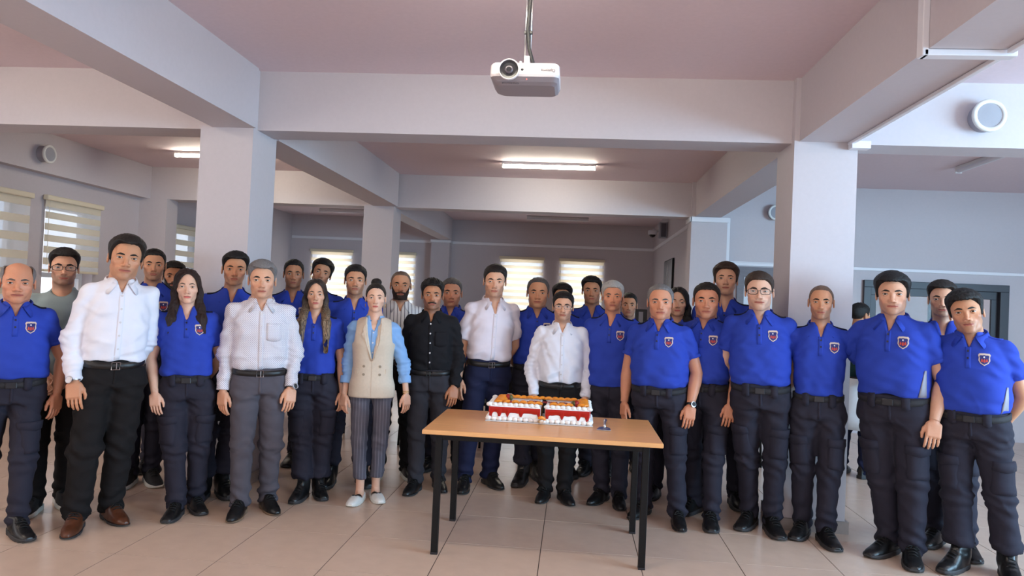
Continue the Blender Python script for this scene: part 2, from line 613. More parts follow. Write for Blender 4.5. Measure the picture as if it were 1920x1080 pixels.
def round_speaker(loc, direction, r, label):
    t = empty('wall_speaker', loc)
    q = Vector(direction).to_track_quat('Z', 'Y')
    t.rotation_mode = 'QUATERNION'
    t.rotation_quaternion = q
    tag(t, label, 'speaker', 'round white wall speakers')
    n = 36

    def lathe(prof):
        v = [(rr * math.cos(2 * math.pi * k / n), rr * math.sin(2 * math.pi * k / n), z) for rr, z in prof for k in range(n)]
        f = [(i * n + k, i * n + (k + 1) % n, (i + 1) * n + (k + 1) % n, (i + 1) * n + k) for i in range(len(prof) - 1) for k in range(n)]
        return MB().add(v, f)
    lathe([(r * 0.86, 0.001), (r * 0.86, 0.085)]).build('can', M_SPKBODY, t, True)
    lathe([(r * 0.86, 0.085), (r, 0.086), (r, 0.1), (r * 0.94, 0.107), (r * 0.76, 0.107), (r * 0.74, 0.1)]).build('rim', M_SPK, t, True)
    lathe([(r * 0.75, 0.1), (r * 0.4, 0.104), (0.0005, 0.105)]).build('grille', M_GRILLE, t, True)
    return t


round_speaker((2.83, 5.40, 2.975), (-0.0, -1, 0), 0.115, 'round white speaker on the bright beam at upper right')
round_speaker((2.62, 9.95, 2.86), (0, -1, 0), 0.105, 'round white speaker half hidden by the right column')
round_speaker((-6.09, 7.75, 2.97), (1, -0.0, 0), 0.105, 'round white speaker on the left wall above the windows')

# fluorescent ceiling lamps
M_LAMPBODY = mat('lamp_body_white', (230, 228, 228), 0.4, bump=0.02, scale=50)
M_TUBE_ON = mat('lit_lamp_diffuser', (255, 248, 228), 0.4, emit=72.0)
M_TUBE_OFF = mat('unlit_lamp_diffuser', (226, 224, 230), 0.35, bump=0.01, scale=50)


def lamp(x, y, length, along, on, label):
    t = empty('ceiling_lamp', (x, y, CEIL_Z))
    if along == 'y':
        t.rotation_euler = (0, 0, math.pi / 2)
    tag(t, label, 'ceiling lamp', 'linear ceiling lamps')
    h = length / 2
    MB().box(-h, h, -0.035, 0.035, -0.035, -0.001, bev=0.006).build('housing', M_LAMPBODY, t)
    prof = [(0.032 * math.cos(a), -0.035 - 0.038 * math.sin(a)) for a in np.linspace(0, math.pi, 9)]
    MB().prism([(a, b) for a, b in prof], -h + 0.012, h - 0.012, axis='x').build('diffuser', M_TUBE_ON if on else M_TUBE_OFF, t)
    for sx in (-1, 1):
        MB().box(sx * h - 0.006, sx * h + 0.006, -0.036, 0.036, -0.075, -0.001, bev=0.004).build('end_cap', M_LAMPBODY, t)
    return t


lamp(-0.37, 8.80, 1.13, 'x', True, 'lit white ceiling lamp in the middle above the group')
lamp(-4.45, 8.70, 1.2, 'x', True, 'lit white ceiling lamp half hidden by the left column')
for (lx, ly, nm) in ((-0.45, 3.3, 'lit ceiling lamp over the photographer, outside the picture'), (-4.45, 3.3, 'lit ceiling lamp near the street windows, outside the picture'),
                     (4.2, 3.3, 'lit ceiling lamp right of the photographer, outside the picture'), (-0.45, -0.8, 'lit ceiling lamp behind the photographer, outside the picture'),
                     (-4.45, -0.8, 'lit ceiling lamp behind left of the photographer, outside the picture'), (4.2, -0.8, 'lit ceiling lamp behind right of the photographer, outside the picture')):
    lamp(lx, ly, 1.2, 'x', True, nm)
lamp(-0.38, 14.28, 1.2, 'x', False, 'unlit ceiling lamp at the far back wall')
lamp(-4.55, 14.2, 1.2, 'x', False, 'unlit ceiling lamp far back left, behind the beam')
lamp(4.15, 7.75, 1.2, 'y', False, 'unlit slanted-looking ceiling lamp at upper right')

# security camera and loudspeaker box on the back right wall
M_CAMGREY = mat('camera_white', (214, 212, 218), 0.4, bump=0.02, scale=50)
M_DOME = mat('smoked_dome', (16, 16, 20), 0.1, bump=0.01, scale=30)
t = empty('security_camera', (1.50, 14.6, 3.02))
tag(t, 'white dome security camera by the far ceiling corner', 'camera')
MB().tube([(0.13, 0, 0.03), (0.02, 0, 0.05), (0, 0, 0.03)], 0.028, 10).build('bracket', M_CAMGREY, t, True)
n = 20
for nm, prof, mm in (('housing', [(0.0005, 0.05), (0.07, 0.048), (0.088, 0.03), (0.088, -0.03), (0.07, -0.045)], M_CAMGREY),
                     ('dome', [(0.062, -0.04), (0.058, -0.065), (0.04, -0.088), (0.0005, -0.1)], M_DOME)):
    v = [(rr * math.cos(2 * math.pi * k / n), rr * math.sin(2 * math.pi * k / n), z) for rr, z in prof for k in range(n)]
    MB().add(v, [(i * n + k, i * n + (k + 1) % n, (i + 1) * n + (k + 1) % n, (i + 1) * n + k) for i in range(len(prof) - 1) for k in range(n)]).build(nm, mm, t, True)
t = empty('wall_box_speaker', (1.61, 13.3, 2.93))
tag(t, 'small grey box speaker high on the back right wall', 'speaker')
MB().box(-0.13, 0.0, -0.09, 0.09, -0.14, 0.14, bev=0.01).build('cabinet', M_SPKBODY, t)
MB().box(-0.10, -0.015, -0.096, -0.089, -0.12, 0.12, bev=0.004).build('grille', mat('dark_grille', (86, 84, 92), 0.7, bump=0.4, scale=400), t)
MB().tube([(0.0, 0.0, 0.1), (0.015, 0, 0.16)], 0.012, 8).build('bracket', M_CAMGREY, t)

# framed dark line drawing on the back right wall
t = empty('framed_picture', (XR_BACK, 12.75, 1.95))
tag(t, 'dark framed picture with a white mountain line on right wall', 'picture')
MB().box(-0.03, -0.001, -0.55, 0.55, -0.42, 0.42).build('frame', M_BLACK, t)
MB().box(-0.036, -0.03, -0.53, 0.53, -0.40, 0.40).build('canvas', mat('picture_grey', (96, 94, 102), 0.35, bump=0.05, scale=12, var=0.2), t)
pl = [(-0.34, -0.28), (-0.30, 0.0), (-0.2, 0.1), (-0.13, 0.14), (-0.06, 0.28), (0.0, 0.33), (0.07, 0.2), (0.12, 0.21), (0.2, 0.1), (0.26, 0.05), (0.3, -0.1), (0.31, -0.3)]
MB().tube([(-0.038, -a, b) for a, b in pl], 0.006, 5).build('drawn_line', mat('chalk_white', (228, 226, 226), 0.8, bump=0.1, scale=200), t)

# ------------------------------------------------------------------ implicit surfaces (for bodies, clothes, hair, shoes)
def smin(a, b, k):
    h = np.clip(0.5 + 0.5 * (b - a) / k, 0, 1)
    return b + (a - b) * h - k * h * (1 - h)


def smax(a, b, k):
    return -smin(-a, -b, k)


def ell(P, c, r):
    q = [(P[i] - c[i]) for i in range(3)]
    k0 = np.sqrt(sum((q[i] / r[i]) ** 2 for i in range(3))) + 1e-9
    k1 = np.sqrt(sum((q[i] / r[i] ** 2) ** 2 for i in range(3))) + 1e-9
    return k0 * (k0 - 1.0) / k1


def cap(P, a, b, ra, rb=None):
    rb = ra if rb is None else rb
    d = [b[i] - a[i] for i in range(3)]
    L = sum(x * x for x in d) + 1e-12
    t = np.clip(sum((P[i] - a[i]) * d[i] for i in range(3)) / L, 0, 1)
    return np.sqrt(sum((P[i] - a[i] - t * d[i]) ** 2 for i in range(3))) - (ra + (rb - ra) * t)


def chain(P, pts, rs, k=0.01):
    o = None
    for i in range(len(pts) - 1):
        c = cap(P, pts[i], pts[i + 1], rs[i], rs[i + 1])
        o = c if o is None else smin(o, c, k)
    return o


def sup(P, zs, w, df, db, yc, n=2.4):
    """horizontal super-ellipse sections: half width, front and back depth, centre y, all by height"""
    z = P[2]
    W = np.interp(z, zs, w)
    C = np.interp(z, zs, yc)
    y = P[1] - C
    D = np.where(y < 0, np.interp(z, zs, df), np.interp(z, zs, db))
    q = ((np.abs(P[0]) / W) ** n + (np.abs(y) / D) ** n) ** (1.0 / n)
    return (q - 1.0) * np.minimum(W, D)


def rbox(P, c, h, r):
    q = [np.abs(P[i] - c[i]) - (h[i] - r) for i in range(3)]
    o = np.sqrt(sum(np.maximum(x, 0) ** 2 for x in q))
    return o + np.minimum(np.maximum(np.maximum(q[0], q[1]), q[2]), 0) - r


def surfnet(F, xs, ys, zs):
    """naive surface nets on a rectilinear grid"""
    s = F < 0
    nx, ny, nz = F.shape
    cnt = np.zeros((nx - 1, ny - 1, nz - 1), np.int8)
    for a in (0, 1):
        for b in (0, 1):
            for c in (0, 1):
                cnt += s[a:nx - 1 + a, b:ny - 1 + b, c:nz - 1 + c]
    m = (cnt > 0) & (cnt < 8)
    I, J, K = np.nonzero(m)
    idx = -np.ones(m.shape, np.int64)
    idx[m] = np.arange(len(I))
    acc = np.zeros((len(I), 3))
    num = np.zeros(len(I))
    X = (xs, ys, zs)
    corners = [(0, 0, 0), (1, 0, 0), (0, 1, 0), (1, 1, 0), (0, 0, 1), (1, 0, 1), (0, 1, 1), (1, 1, 1)]
    for a in range(8):
        for ax in range(3):
            ca = corners[a]
            if ca[ax]:
                continue
            cb = list(ca)
            cb[ax] = 1
            fa = F[I + ca[0], J + ca[1], K + ca[2]]
            fb = F[I + cb[0], J + cb[1], K + cb[2]]
            w = (fa < 0) != (fb < 0)
            t = np.where(w, fa / np.where(w, fa - fb, 1), 0)
            ids = (I, J, K)
            for q in range(3):
                p0 = X[q][ids[q] + ca[q]]
                if q == ax:
                    p0 = p0 + t * (X[q][ids[q] + 1] - X[q][ids[q]])
                acc[:, q] += np.where(w, p0, 0)
            num += w
    V = acc / np.maximum(num, 1)[:, None]
    quads = []
    # x edges
    e = s[:-1, 1:-1, 1:-1] != s[1:, 1:-1, 1:-1]
    i, j, k = np.nonzero(e)
    q = np.stack([idx[i, j, k], idx[i, j + 1, k], idx[i, j + 1, k + 1], idx[i, j, k + 1]], 1)
    fl = s[:-1, 1:-1, 1:-1][e]
    q[~fl] = q[~fl][:, ::-1]
    quads.append(q)
    e = s[1:-1, :-1, 1:-1] != s[1:-1, 1:, 1:-1]
    i, j, k = np.nonzero(e)
    q = np.stack([idx[i, j, k], idx[i, j, k + 1], idx[i + 1, j, k + 1], idx[i + 1, j, k]], 1)
    fl = s[1:-1, :-1, 1:-1][e]
    q[~fl] = q[~fl][:, ::-1]
    quads.append(q)
    e = s[1:-1, 1:-1, :-1] != s[1:-1, 1:-1, 1:]
    i, j, k = np.nonzero(e)
    q = np.stack([idx[i, j, k], idx[i + 1, j, k], idx[i + 1, j + 1, k], idx[i, j + 1, k]], 1)
    fl = s[1:-1, 1:-1, :-1][e]
    q[~fl] = q[~fl][:, ::-1]
    quads.append(q)
    return V, np.concatenate(quads)


def net(fn, xs, ys, zs):
    xs, ys, zs = (np.asarray(a, float) for a in (xs, ys, zs))
    P = np.meshgrid(xs, ys, zs, indexing='ij')
    return surfnet(fn(P), xs, ys, zs)


def net_sparse(fn, lo, hi, h, B=6):
    """surface nets on a uniform grid, evaluating only the blocks near the surface"""
    n = [int(math.ceil((hi[i] - lo[i]) / (h * B))) for i in range(3)]
    ax = [lo[i] + h * np.arange(n[i] * B + 1) for i in range(3)]
    cc = [lo[i] + h * B * (np.arange(n[i]) + 0.5) for i in range(3)]
    C = np.meshgrid(*cc, indexing='ij')
    d = fn([c.ravel() for c in C]).reshape(C[0].shape)
    F = np.repeat(np.repeat(np.repeat(np.where(d < 0, -1.0, 1.0), B, 0), B, 1), B, 2)
    F = np.pad(F, ((0, 1), (0, 1), (0, 1)), mode='edge')
    near = np.abs(d) < h * B * 1.6
    mask = np.repeat(np.repeat(np.repeat(near, B, 0), B, 1), B, 2)
    m2 = np.zeros(F.shape, bool)
    for a in (0, 1):
        for b in (0, 1):
            for c in (0, 1):
                m2[a:a + mask.shape[0], b:b + mask.shape[1], c:c + mask.shape[2]] |= mask
    I = np.nonzero(m2)
    F[I] = fn([ax[0][I[0]], ax[1][I[1]], ax[2][I[2]]])
    return surfnet(F, *ax)


def relax(V, F, it=1, w=0.5):
    """Laplacian smoothing over the quads' edges"""
    e = np.concatenate([F[:, [0, 1]], F[:, [1, 2]], F[:, [2, 3]], F[:, [3, 0]]])
    e = np.concatenate([e, e[:, ::-1]])
    deg = np.bincount(e[:, 0], minlength=len(V)).astype(float)
    for _ in range(it):
        A = np.stack([np.bincount(e[:, 0], V[e[:, 1], q], minlength=len(V)) for q in range(3)], 1) / np.maximum(deg, 1)[:, None]
        V = V * (1 - w) + A * w
    return V


def normals(V, F):
    n = np.cross(V[F[:, 2]] - V[F[:, 0]], V[F[:, 3]] - V[F[:, 1]])
    N = np.zeros_like(V)
    for q in range(4):
        for c in range(3):
            N[:, c] += np.bincount(F[:, q], n[:, c], minlength=len(V))
    return N / (np.linalg.norm(N, axis=1)[:, None] + 1e-12)


def keep_faces(V, F, cond):
    """drop the vertices for which cond is False"""
    F = F[cond[F].all(1)]
    used = np.zeros(len(V), bool)
    used[F.ravel()] = True
    new = np.cumsum(used) - 1
    return V[used], new[F], used


def waves(P, seed, freq, n=6, aniso=(1, 1, 1)):
    r = np.random.RandomState(seed)
    o = np.zeros(len(P))
    for _ in range(n):
        k = r.normal(size=3) * np.array(aniso)
        k = k / np.linalg.norm(k) * freq * r.uniform(0.6, 1.5)
        o += np.sin(P @ k + r.uniform(0, 6.28))
    return o / math.sqrt(n)


def gauss(P, c, s):
    s = s if isinstance(s, (tuple, list)) else (s, s, s)
    return np.exp(-sum(((P[:, i] - c[i]) / s[i]) ** 2 for i in range(3)))


def sstep(x, a, b):
    t = np.clip((x - a) / (b - a), 0, 1)
    return t * t * (3 - 2 * t)


# ------------------------------------------------------------------ head template (chin at z=0, crown at 0.225, face towards -Y)
def seg(*parts):
    out = []
    for a, b, h in parts:
        out += list(np.arange(a, b - 1e-9, h))
    out.append(parts[-1][1])
    return np.array(out)


def skull(P):
    d = ell(P, (0, 0.014, 0.142), (0.0735, 0.097, 0.084))
    d = smin(d, ell(P, (0, -0.030, 0.089), (0.0595, 0.058, 0.083)), 0.025)
    return d


def head_sdf(P):
    d = skull(P)
    ax = np.abs(P[0])
    Q = [ax, P[1], P[2]]
    d = smin(d, chain(Q, [(0.048, 0.006, 0.062), (0.035, -0.030, 0.030), (0.010, -0.068, 0.014)], [0.014, 0.0145, 0.0155], 0.012), 0.018)
    d = smin(d, ell(Q, (0.0, -0.076, 0.017), (0.021, 0.016, 0.017)), 0.012)
    d = smin(d, ell(Q, (0.046, -0.050, 0.088), (0.017, 0.022, 0.015)), 0.016)
    d = smin(d, ell(P, (0, -0.070, 0.046), (0.034, 0.020, 0.026)), 0.014)
    d = smin(d, cap(Q, (0.008, -0.0805, 0.131), (0.042, -0.066, 0.132), 0.009, 0.008), 0.012)
    d = smax(d, -ell(Q, (0.0325, -0.0985, 0.113), (0.0185, 0.019, 0.0125)), 0.012)
    # nose
    n = chain(P, [(0, -0.079, 0.126), (0, -0.098, 0.092), (0, -0.1065, 0.078)], [0.0062, 0.0078, 0.0105], 0.006)
    n = smin(n, ell(Q, (0.0125, -0.0945, 0.0735), (0.0078, 0.0105, 0.0078)), 0.006)
    d = smin(d, n, 0.009)
    d = smax(d, -ell(Q, (0.0065, -0.1035, 0.0665), (0.0042, 0.0055, 0.0035)), 0.003)
    # lips
    up = chain(Q, [(0.0, -0.0915, 0.0502), (0.010, -0.0905, 0.0507), (0.0235, -0.083, 0.0460)], [0.0042, 0.0043, 0.0022], 0.004)
    lo = chain(Q, [(0.0, -0.0905, 0.0405), (0.012, -0.0885, 0.0412), (0.0225, -0.083, 0.0450)], [0.0052, 0.0048, 0.0022], 0.004)
    d = smin(d, smin(up, lo, 0.0015), 0.004)
    d = smax(d, -cap(Q, (0.0, -0.0985, 0.0458), (0.022, -0.0885, 0.0458), 0.0034, 0.0018), 0.0015)
    # ears
    e = ell(Q, (0.0765, 0.017, 0.104), (0.0075, 0.0185, 0.031))
    e = smax(e, -ell(Q, (0.0865, 0.014, 0.106), (0.0075, 0.0105, 0.0175)), 0.004)
    d = smin(d, e, 0.006)
    # neck, shoulders and upper chest
    nk = cap([P[0], P[1] * 0.95, P[2]], (0, 0.035, -0.11), (0, 0.018, 0.05), 0.064, 0.055)
    nk = smin(nk, cap(Q, (0.0, -0.018, 0.0), (0.0, -0.022, -0.06), 0.012, 0.012), 0.03)
    d = smin(d, nk, 0.02)
    d = smin(d, cap(Q, (0.02, 0.055, -0.045), (0.15, 0.035, -0.125), 0.03, 0.03), 0.03)
    d = smin(d, ell(P, (0, 0.0, -0.225), (0.155, 0.108, 0.155)), 0.03)
    return d


HV, HF = net(head_sdf, seg((-0.19, -0.09, 0.0125), (-0.09, 0.0901, 0.0036), (0.0937, 0.19, 0.014)),
             seg((-0.135, -0.06, 0.0031), (-0.06, 0.03, 0.006), (0.03, 0.13, 0.0095)),
             seg((-0.30, -0.13, 0.016), (-0.13, 0.0, 0.0085), (0.0, 0.15, 0.0031), (0.15, 0.235, 0.0075)))
HV = relax(HV, HF, 1, 0.35)
HV, HF, _ = keep_faces(HV, HF, HV[:, 2] > -0.285)


def front_y(x, z):
    """y of the face surface in front at (x, z)"""
    ys = np.linspace(-0.13, 0.0, 400)
    d = head_sdf([np.full(400, x), ys, np.full(400, z)])
    i = np.argmax(d < 0)
    return ys[i]


# eyelids: patches of a sphere around each eyeball, meeting at the almond slit
EYE = (0.0322, -0.0745, 0.1125)
EYER = 0.0128


def eyelids(sx):
    V, F = [], []
    n, m = 17, 6
    R = EYER * 1.055
    for up in (1, -1):
        b = len(V)
        for i in range(n):
            u = -1 + 2 * i / (n - 1)
            az = u * 1.12
            slit = (0.36 if up > 0 else -0.28) * math.sqrt(max(0, 1 - u * u)) * (1 + 0.12 * u) + 0.05 * u
            for j in range(m):
                t = j / (m - 1)
                e0 = slit
                e1 = up * 1.25
                el = e0 + (e1 - e0) * t
                r = R + 0.0006 * t
                V.append((EYE[0] * sx + sx * r * math.sin(az) * math.cos(el * (1 - 0.0)), EYE[1] - r * math.cos(az) * math.cos(el), EYE[2] + r * math.sin(el)))
        for i in range(n - 1):
            for j in range(m - 1):
                F.append((b + i * m + j, b + i * m + j + 1, b + (i + 1) * m + j + 1, b + (i + 1) * m + j))
    return V, F


LV, LF = [], []
for sx in (1, -1):
    v, f = eyelids(sx)
    b = len(LV)
    LV += v
    LF += [tuple(q + b for q in x) for x in f]
LV, LF = np.array(LV), np.array(LF)


def eye_mesh(sx):
    """eyeball with iris and pupil in its colours, plus the dark lash line of the upper lid"""
    V, F, K = [], [], []
    nu, nv = 24, 16
    for j in range(nv + 1):
        th = math.pi * j / nv
        for i in range(nu):
            ph = 2 * math.pi * i / nu
            V.append((EYE[0] * sx + EYER * math.sin(th) * math.cos(ph), EYE[1] - EYER * math.cos(th), EYE[2] + EYER * math.sin(th) * math.sin(ph)))
            K.append((0.02, 0.012, 0.008) if th < 0.27 else ((0.05, 0.024, 0.012) if th < 0.56 else (0.60, 0.56, 0.53)))
    for j in range(nv):
        for i in range(nu):
            F.append((j * nu + i, (j + 1) * nu + i, (j + 1) * nu + (i + 1) % nu, j * nu + (i + 1) % nu))
    b = len(V)
    n = 13
    R = EYER * 1.085
    for i in range(n):
        u = -1 + 2 * i / (n - 1)
        az = u * 1.12
        sl = 0.36 * math.sqrt(max(0, 1 - u * u)) * (1 + 0.12 * u) + 0.05 * u
        for k, (dr, de) in enumerate(((0, -0.055), (0.0012, 0.02), (0, 0.085))):
            r = R + dr
            V.append((EYE[0] * sx + sx * r * math.sin(az) * math.cos(sl + de), EYE[1] - r * math.cos(az) * math.cos(sl + de), EYE[2] + r * math.sin(sl + de)))
            K.append((0.012, 0.008, 0.007))
    for i in range(n - 1):
        for k in range(2):
            F.append((b + i * 3 + k, b + i * 3 + k + 1, b + (i + 1) * 3 + k + 1, b + (i + 1) * 3 + k))
    return np.array(V), np.array(F), np.array(K)


EYES = {sx: eye_mesh(sx) for sx in (1, -1)}


def brow_mesh(sx, thick=1.0, arch=1.0):
    V, F = [], []
    n = 12
    for i in range(n):
        t = i / (n - 1)
        x = 0.012 + 0.038 * t
        z = 0.1285 + arch * (0.0055 * math.sin(math.pi * min(1, t * 0.72 + 0.08)) - 0.0045 * max(0, t - 0.6) / 0.4)
        w = thick * 0.0042 * (0.75 + 0.5 * math.sin(math.pi * min(1, t * 1.05)) - 0.55 * max(0, t - 0.55) / 0.45)
        y = front_y(x, z)
        for dz, dy in ((-1, 0.0008), (-0.35, -0.0022), (0.45, -0.0020), (1, 0.001)):
            V.append((sx * x, y + dy, z + dz * w))
    for i in range(n - 1):
        for k in range(3):
            F.append((i * 4 + k, i * 4 + k + 1, (i + 1) * 4 + k + 1, (i + 1) * 4 + k))
    return np.array(V), np.array(F)


BROWS = {(sx, k): brow_mesh(sx, th, ar) for sx in (1, -1) for k, (th, ar) in {'man': (1.0, 0.95), 'woman': (0.7, 1.25)}.items()}


def lips_mesh():
    V, F, K = [], [], []
    n = 15
    rows = ((0.0062, 0.0, 0.0), (0.0036, -0.0012, 1.0), (0.0009, -0.0004, 1.0), (0.0, 0.0004, 2.0), (-0.0009, -0.0004, 1.2), (-0.0045, -0.0014, 1.2), (-0.0078, 0.0, 0.0))
    for i in range(n):
        u = -1 + 2 * i / (n - 1)
        x = 0.0245 * u
        t = math.sqrt(max(0.0, 1 - u * u))
        bow = 1 - 0.22 * math.exp(-(u / 0.16) ** 2)
        for (dz, dy, k) in rows:
            z = 0.0457 + dz * (t * (bow if dz > 0.002 else 1) + 0.02) + 0.0006 * u * u
            V.append((x, front_y(x, 0.0505 if dz > 0 else 0.0405) * 0.5 + front_y(x, z) * 0.5 - 0.0006 + dy * t, z))
            K.append(k)
    m = len(rows)
    for i in range(n - 1):
        for j in range(m - 1):
            F.append((i * m + j, i * m + j + 1, (i + 1) * m + j + 1, (i + 1) * m + j))
    return np.array(V), np.array(F), np.array(K)


LIPS = lips_mesh()


# hair styles on the same template -----------------------------------------------------------------
def hairline(P, front=0.183, rec=0.0, side=0.10, nape=0.02):
    y = P[1]
    zl = np.interp(y, [-0.085, -0.062, -0.050, -0.036, -0.026, -0.012, -0.004, 0.006, 0.028, 0.040, 0.052, 0.075],
                   [front, front - 0.003, front - 0.022, 0.145, side + 0.012, side, side + 0.012, 0.138, 0.132, 0.09, 0.045, nape])
    ax = np.abs(P[0])
    zl = zl + 0.0022 * np.sin(P[0] * 420 + 3 * np.sin(P[1] * 150)) + 0.0015 * np.sin(P[0] * 150 + P[1] * 260 + 1.0)
    return zl + rec * np.exp(-((ax - 0.047) / 0.017) ** 2 - ((y + 0.055) / 0.035) ** 2)


def hair_short(top, side_t, front=0.183, rec=0.0, side=0.10, quiff=0.0, curl=0.0, nape=0.02, part=0.0, bald=0.0, seed=1):
    def fn(P):
        z = P[2]
        up = np.clip((z - 0.13) / 0.07, 0, 1)
        t = side_t + (top - side_t) * up * up * (3 - 2 * up)
        t = t + quiff * np.exp(-((P[1] + 0.055) / 0.035) ** 2) * up
        pts = np.stack([a.ravel() for a in P], 1)
        if curl:
            t = t + curl * waves(pts, seed, 260, 8).reshape(z.shape) * (0.3 + 0.7 * up)
        else:
            t = t + 0.0011 * waves(pts, seed, 330, 6, (1, 0.35, 0.35)).reshape(z.shape) * up
        if part:
            t = t - 0.004 * np.exp(-((P[0] - part) / 0.006) ** 2) * up
        d = skull(P) - t
        d = smax(d, hairline(P, front, rec, side, nape) - z, 0.006)
        if bald:
            d = smax(d, -(np.sqrt((P[0] / 0.060) ** 2 + ((P[1] + 0.01) / 0.095) ** 2) - bald) * 0.06, 0.004)
        return d
    return net(fn, np.arange(-0.105, 0.1051, 0.005), np.arange(-0.125, 0.1351, 0.005), np.arange(0.0, 0.2651, 0.0048))


def hair_long(seed, length, parting=0.012, vol=0.012, fwd=1.0):
    def fn(P):
        z = P[2]
        pts = np.stack([a.ravel() for a in P], 1)
        wv = waves(pts, seed, 200, 7, (1, 1, 0.10)).reshape(z.shape)
        d = skull(P) - (vol + 0.0016 * wv) + 0.006 * np.exp(-((P[0] - parting) / 0.007) ** 2) * (z > 0.12)
        # open the face: an arch-shaped window in front
        xx = P[0] - parting * 0.3
        arch = np.sqrt((xx / 0.062) ** 2 + (np.clip(z - 0.085, 0, None) / 0.113) ** 2) - 1
        face = np.maximum(arch * 0.05, P[1] + 0.012)
        d = smax(d, -face, 0.006)
        d = smax(d, 0.055 - z, 0.01)
        Q = [np.abs(P[0]), P[1], z]
        L = length
        c = chain(Q, [(0.066, 0.0, 0.14), (0.077, 0.010, 0.06), (0.080, -0.01 * fwd, -0.03), (0.093, -0.062 * fwd, -0.11), (0.098, -0.088 * fwd, -L)],
                  [0.018, 0.025, 0.033, 0.034, 0.017], 0.018) + 0.0028 * wv
        d = smin(d, c, 0.012)
        bk = ell(P, (0, 0.075, 0.02), (0.078, 0.035, 0.15)) + 0.003 * wv
        d = smin(d, bk, 0.02)
        # keep clear of the face
        d = smax(d, -ell(P, (0, -0.055, 0.085), (0.0655, 0.062, 0.096)), 0.006)
        return d
    return net(fn, np.arange(-0.14, 0.1401, 0.005), np.arange(-0.14, 0.1401, 0.006), np.arange(-length - 0.02, 0.262, 0.006))


def hair_bun(seed):
    def fn(P):
        z = P[2]
        pts = np.stack([a.ravel() for a in P], 1)
        wv = waves(pts, seed, 260, 7, (1, 0.3, 0.3)).reshape(z.shape)
        d = skull(P) - (0.006 + 0.0008 * wv)
        d = smax(d, hairline(P, 0.192, 0.0, 0.112, 0.03) - z, 0.006)
        b = ell(P, (0, 0.062, 0.232), (0.042, 0.038, 0.036)) + 0.0016 * waves(pts, seed + 1, 220, 6).reshape(z.shape)
        return smin(d, b, 0.006)
    return net(fn, np.arange(-0.10, 0.1001, 0.0042), np.arange(-0.12, 0.1301, 0.0048), np.arange(0.0, 0.2851, 0.0045))


HAIR = {
    'short': hair_short(0.016, 0.006, 0.185, 0.004, seed=2),
    'crop': hair_short(0.010, 0.004, 0.187, 0.010, seed=3),
    'full': hair_short(0.026, 0.010, 0.186, 0.006, side=0.09, quiff=0.004, seed=4),
    'quiff': hair_short(0.020, 0.005, 0.188, 0.010, quiff=0.010, seed=5),
    'brushed': hair_short(0.022, 0.009, 0.192, 0.016, side=0.09, quiff=0.002, seed=6),
    'receding': hair_short(0.010, 0.006, 0.203, 0.022, seed=7),
    'buzz': hair_short(0.0022, 0.0022, 0.200, 0.022, seed=8),
    'fringe': hair_short(0.012, 0.003, 0.205, 0.030, side=0.10, bald=1.05, seed=9),
    'curly': hair_short(0.022, 0.008, 0.188, 0.006, curl=0.0036, quiff=0.004, seed=10),
    'tousled': hair_short(0.022, 0.009, 0.180, 0.004, curl=0.0022, quiff=0.008, side=0.085, seed=11),
    'long': hair_long(12, 0.20, 0.016, 0.013),
    'long_streaked': hair_long(13, 0.33, 0.0, 0.011, 1.5),
    'long_back': hair_long(14, 0.22, -0.012, 0.014),
    'bun': hair_bun(15),
}


def beard_mesh(kind):
    """thin shell over jaw and lip"""
    def fn(P):
        d = head_sdf(P) - 0.0020
        ax, y, z = np.abs(P[0]), P[1], P[2]
        jaw = np.maximum(z - np.interp(ax, [0, 0.022, 0.034, 0.05, 0.065], [0.034, 0.036, 0.050, 0.078, 0.11]), -0.004 - z)
        jaw = np.maximum(jaw, y - 0.0)
        mous = np.maximum(np.abs(z - (0.0585 - 0.25 * ax)) - 0.0055, ax - 0.031)
        side = np.maximum(np.abs(ax - 0.030) - 0.005, np.abs(z - 0.042) - 0.016)
        if kind == 'full':
            r = np.minimum(np.minimum(jaw, mous), side)
        elif kind == 'goatee':
            r = np.minimum(np.maximum(jaw, ax - 0.026), np.maximum(mous, ax - 0.028))
        else:
            r = mous
        r = np.maximum(r, -(0.0035 - z + 0) * 0 - 1)
        return smax(d, r, 0.003)
    return net(fn, np.arange(-0.078, 0.0781, 0.0036), np.arange(-0.118, 0.006, 0.0036), np.arange(-0.008, 0.1201, 0.0036))


BEARD = {k: beard_mesh(k) for k in ('full', 'goatee', 'moustache')}


# ------------------------------------------------------------------ hand template (wrist at z=0, fingers to -Z, palm to -X, thumb to -Y)
def hand_sdf(P):
    d = rbox(P, (0.0, 0.002, -0.056), (0.0135, 0.0405, 0.044), 0.0125)
    d = smin(d, ell(P, (0, 0, 0.03), (0.0215, 0.028, 0.075)), 0.018)
    d = smin(d, ell(P, (-0.009, -0.026, -0.042), (0.014, 0.016, 0.028)), 0.012)
    for y0, L, r, c0, sp in ((-0.0305, 0.076, 0.0086, 0.16, -0.04), (-0.0098, 0.084, 0.0088, 0.22, -0.005), (0.0108, 0.078, 0.0084, 0.28, 0.02), (0.0305, 0.061, 0.0075, 0.34, 0.06)):
        p = np.array((0.0, y0, -0.090))
        pts, rs = [tuple(p)], [r]
        a = c0
        for q, (fr, da) in enumerate(((0.46, 0.30), (0.30, 0.36), (0.24, 0.2))):
            p = p + L * fr * np.array((-math.sin(a), sp, -math.cos(a)))
            pts.append(tuple(p))
            rs.append(r * (0.96, 0.88, 0.78)[q])
            a += da
        d = smin(d, chain(P, pts, rs, 0.003), 0.006)
    th = chain(P, [(-0.006, -0.026, -0.025), (-0.012, -0.046, -0.055), (-0.018, -0.052, -0.083), (-0.024, -0.050, -0.106)], [0.013, 0.0115, 0.0098, 0.0078], 0.004)
    return smin(d, th, 0.008)


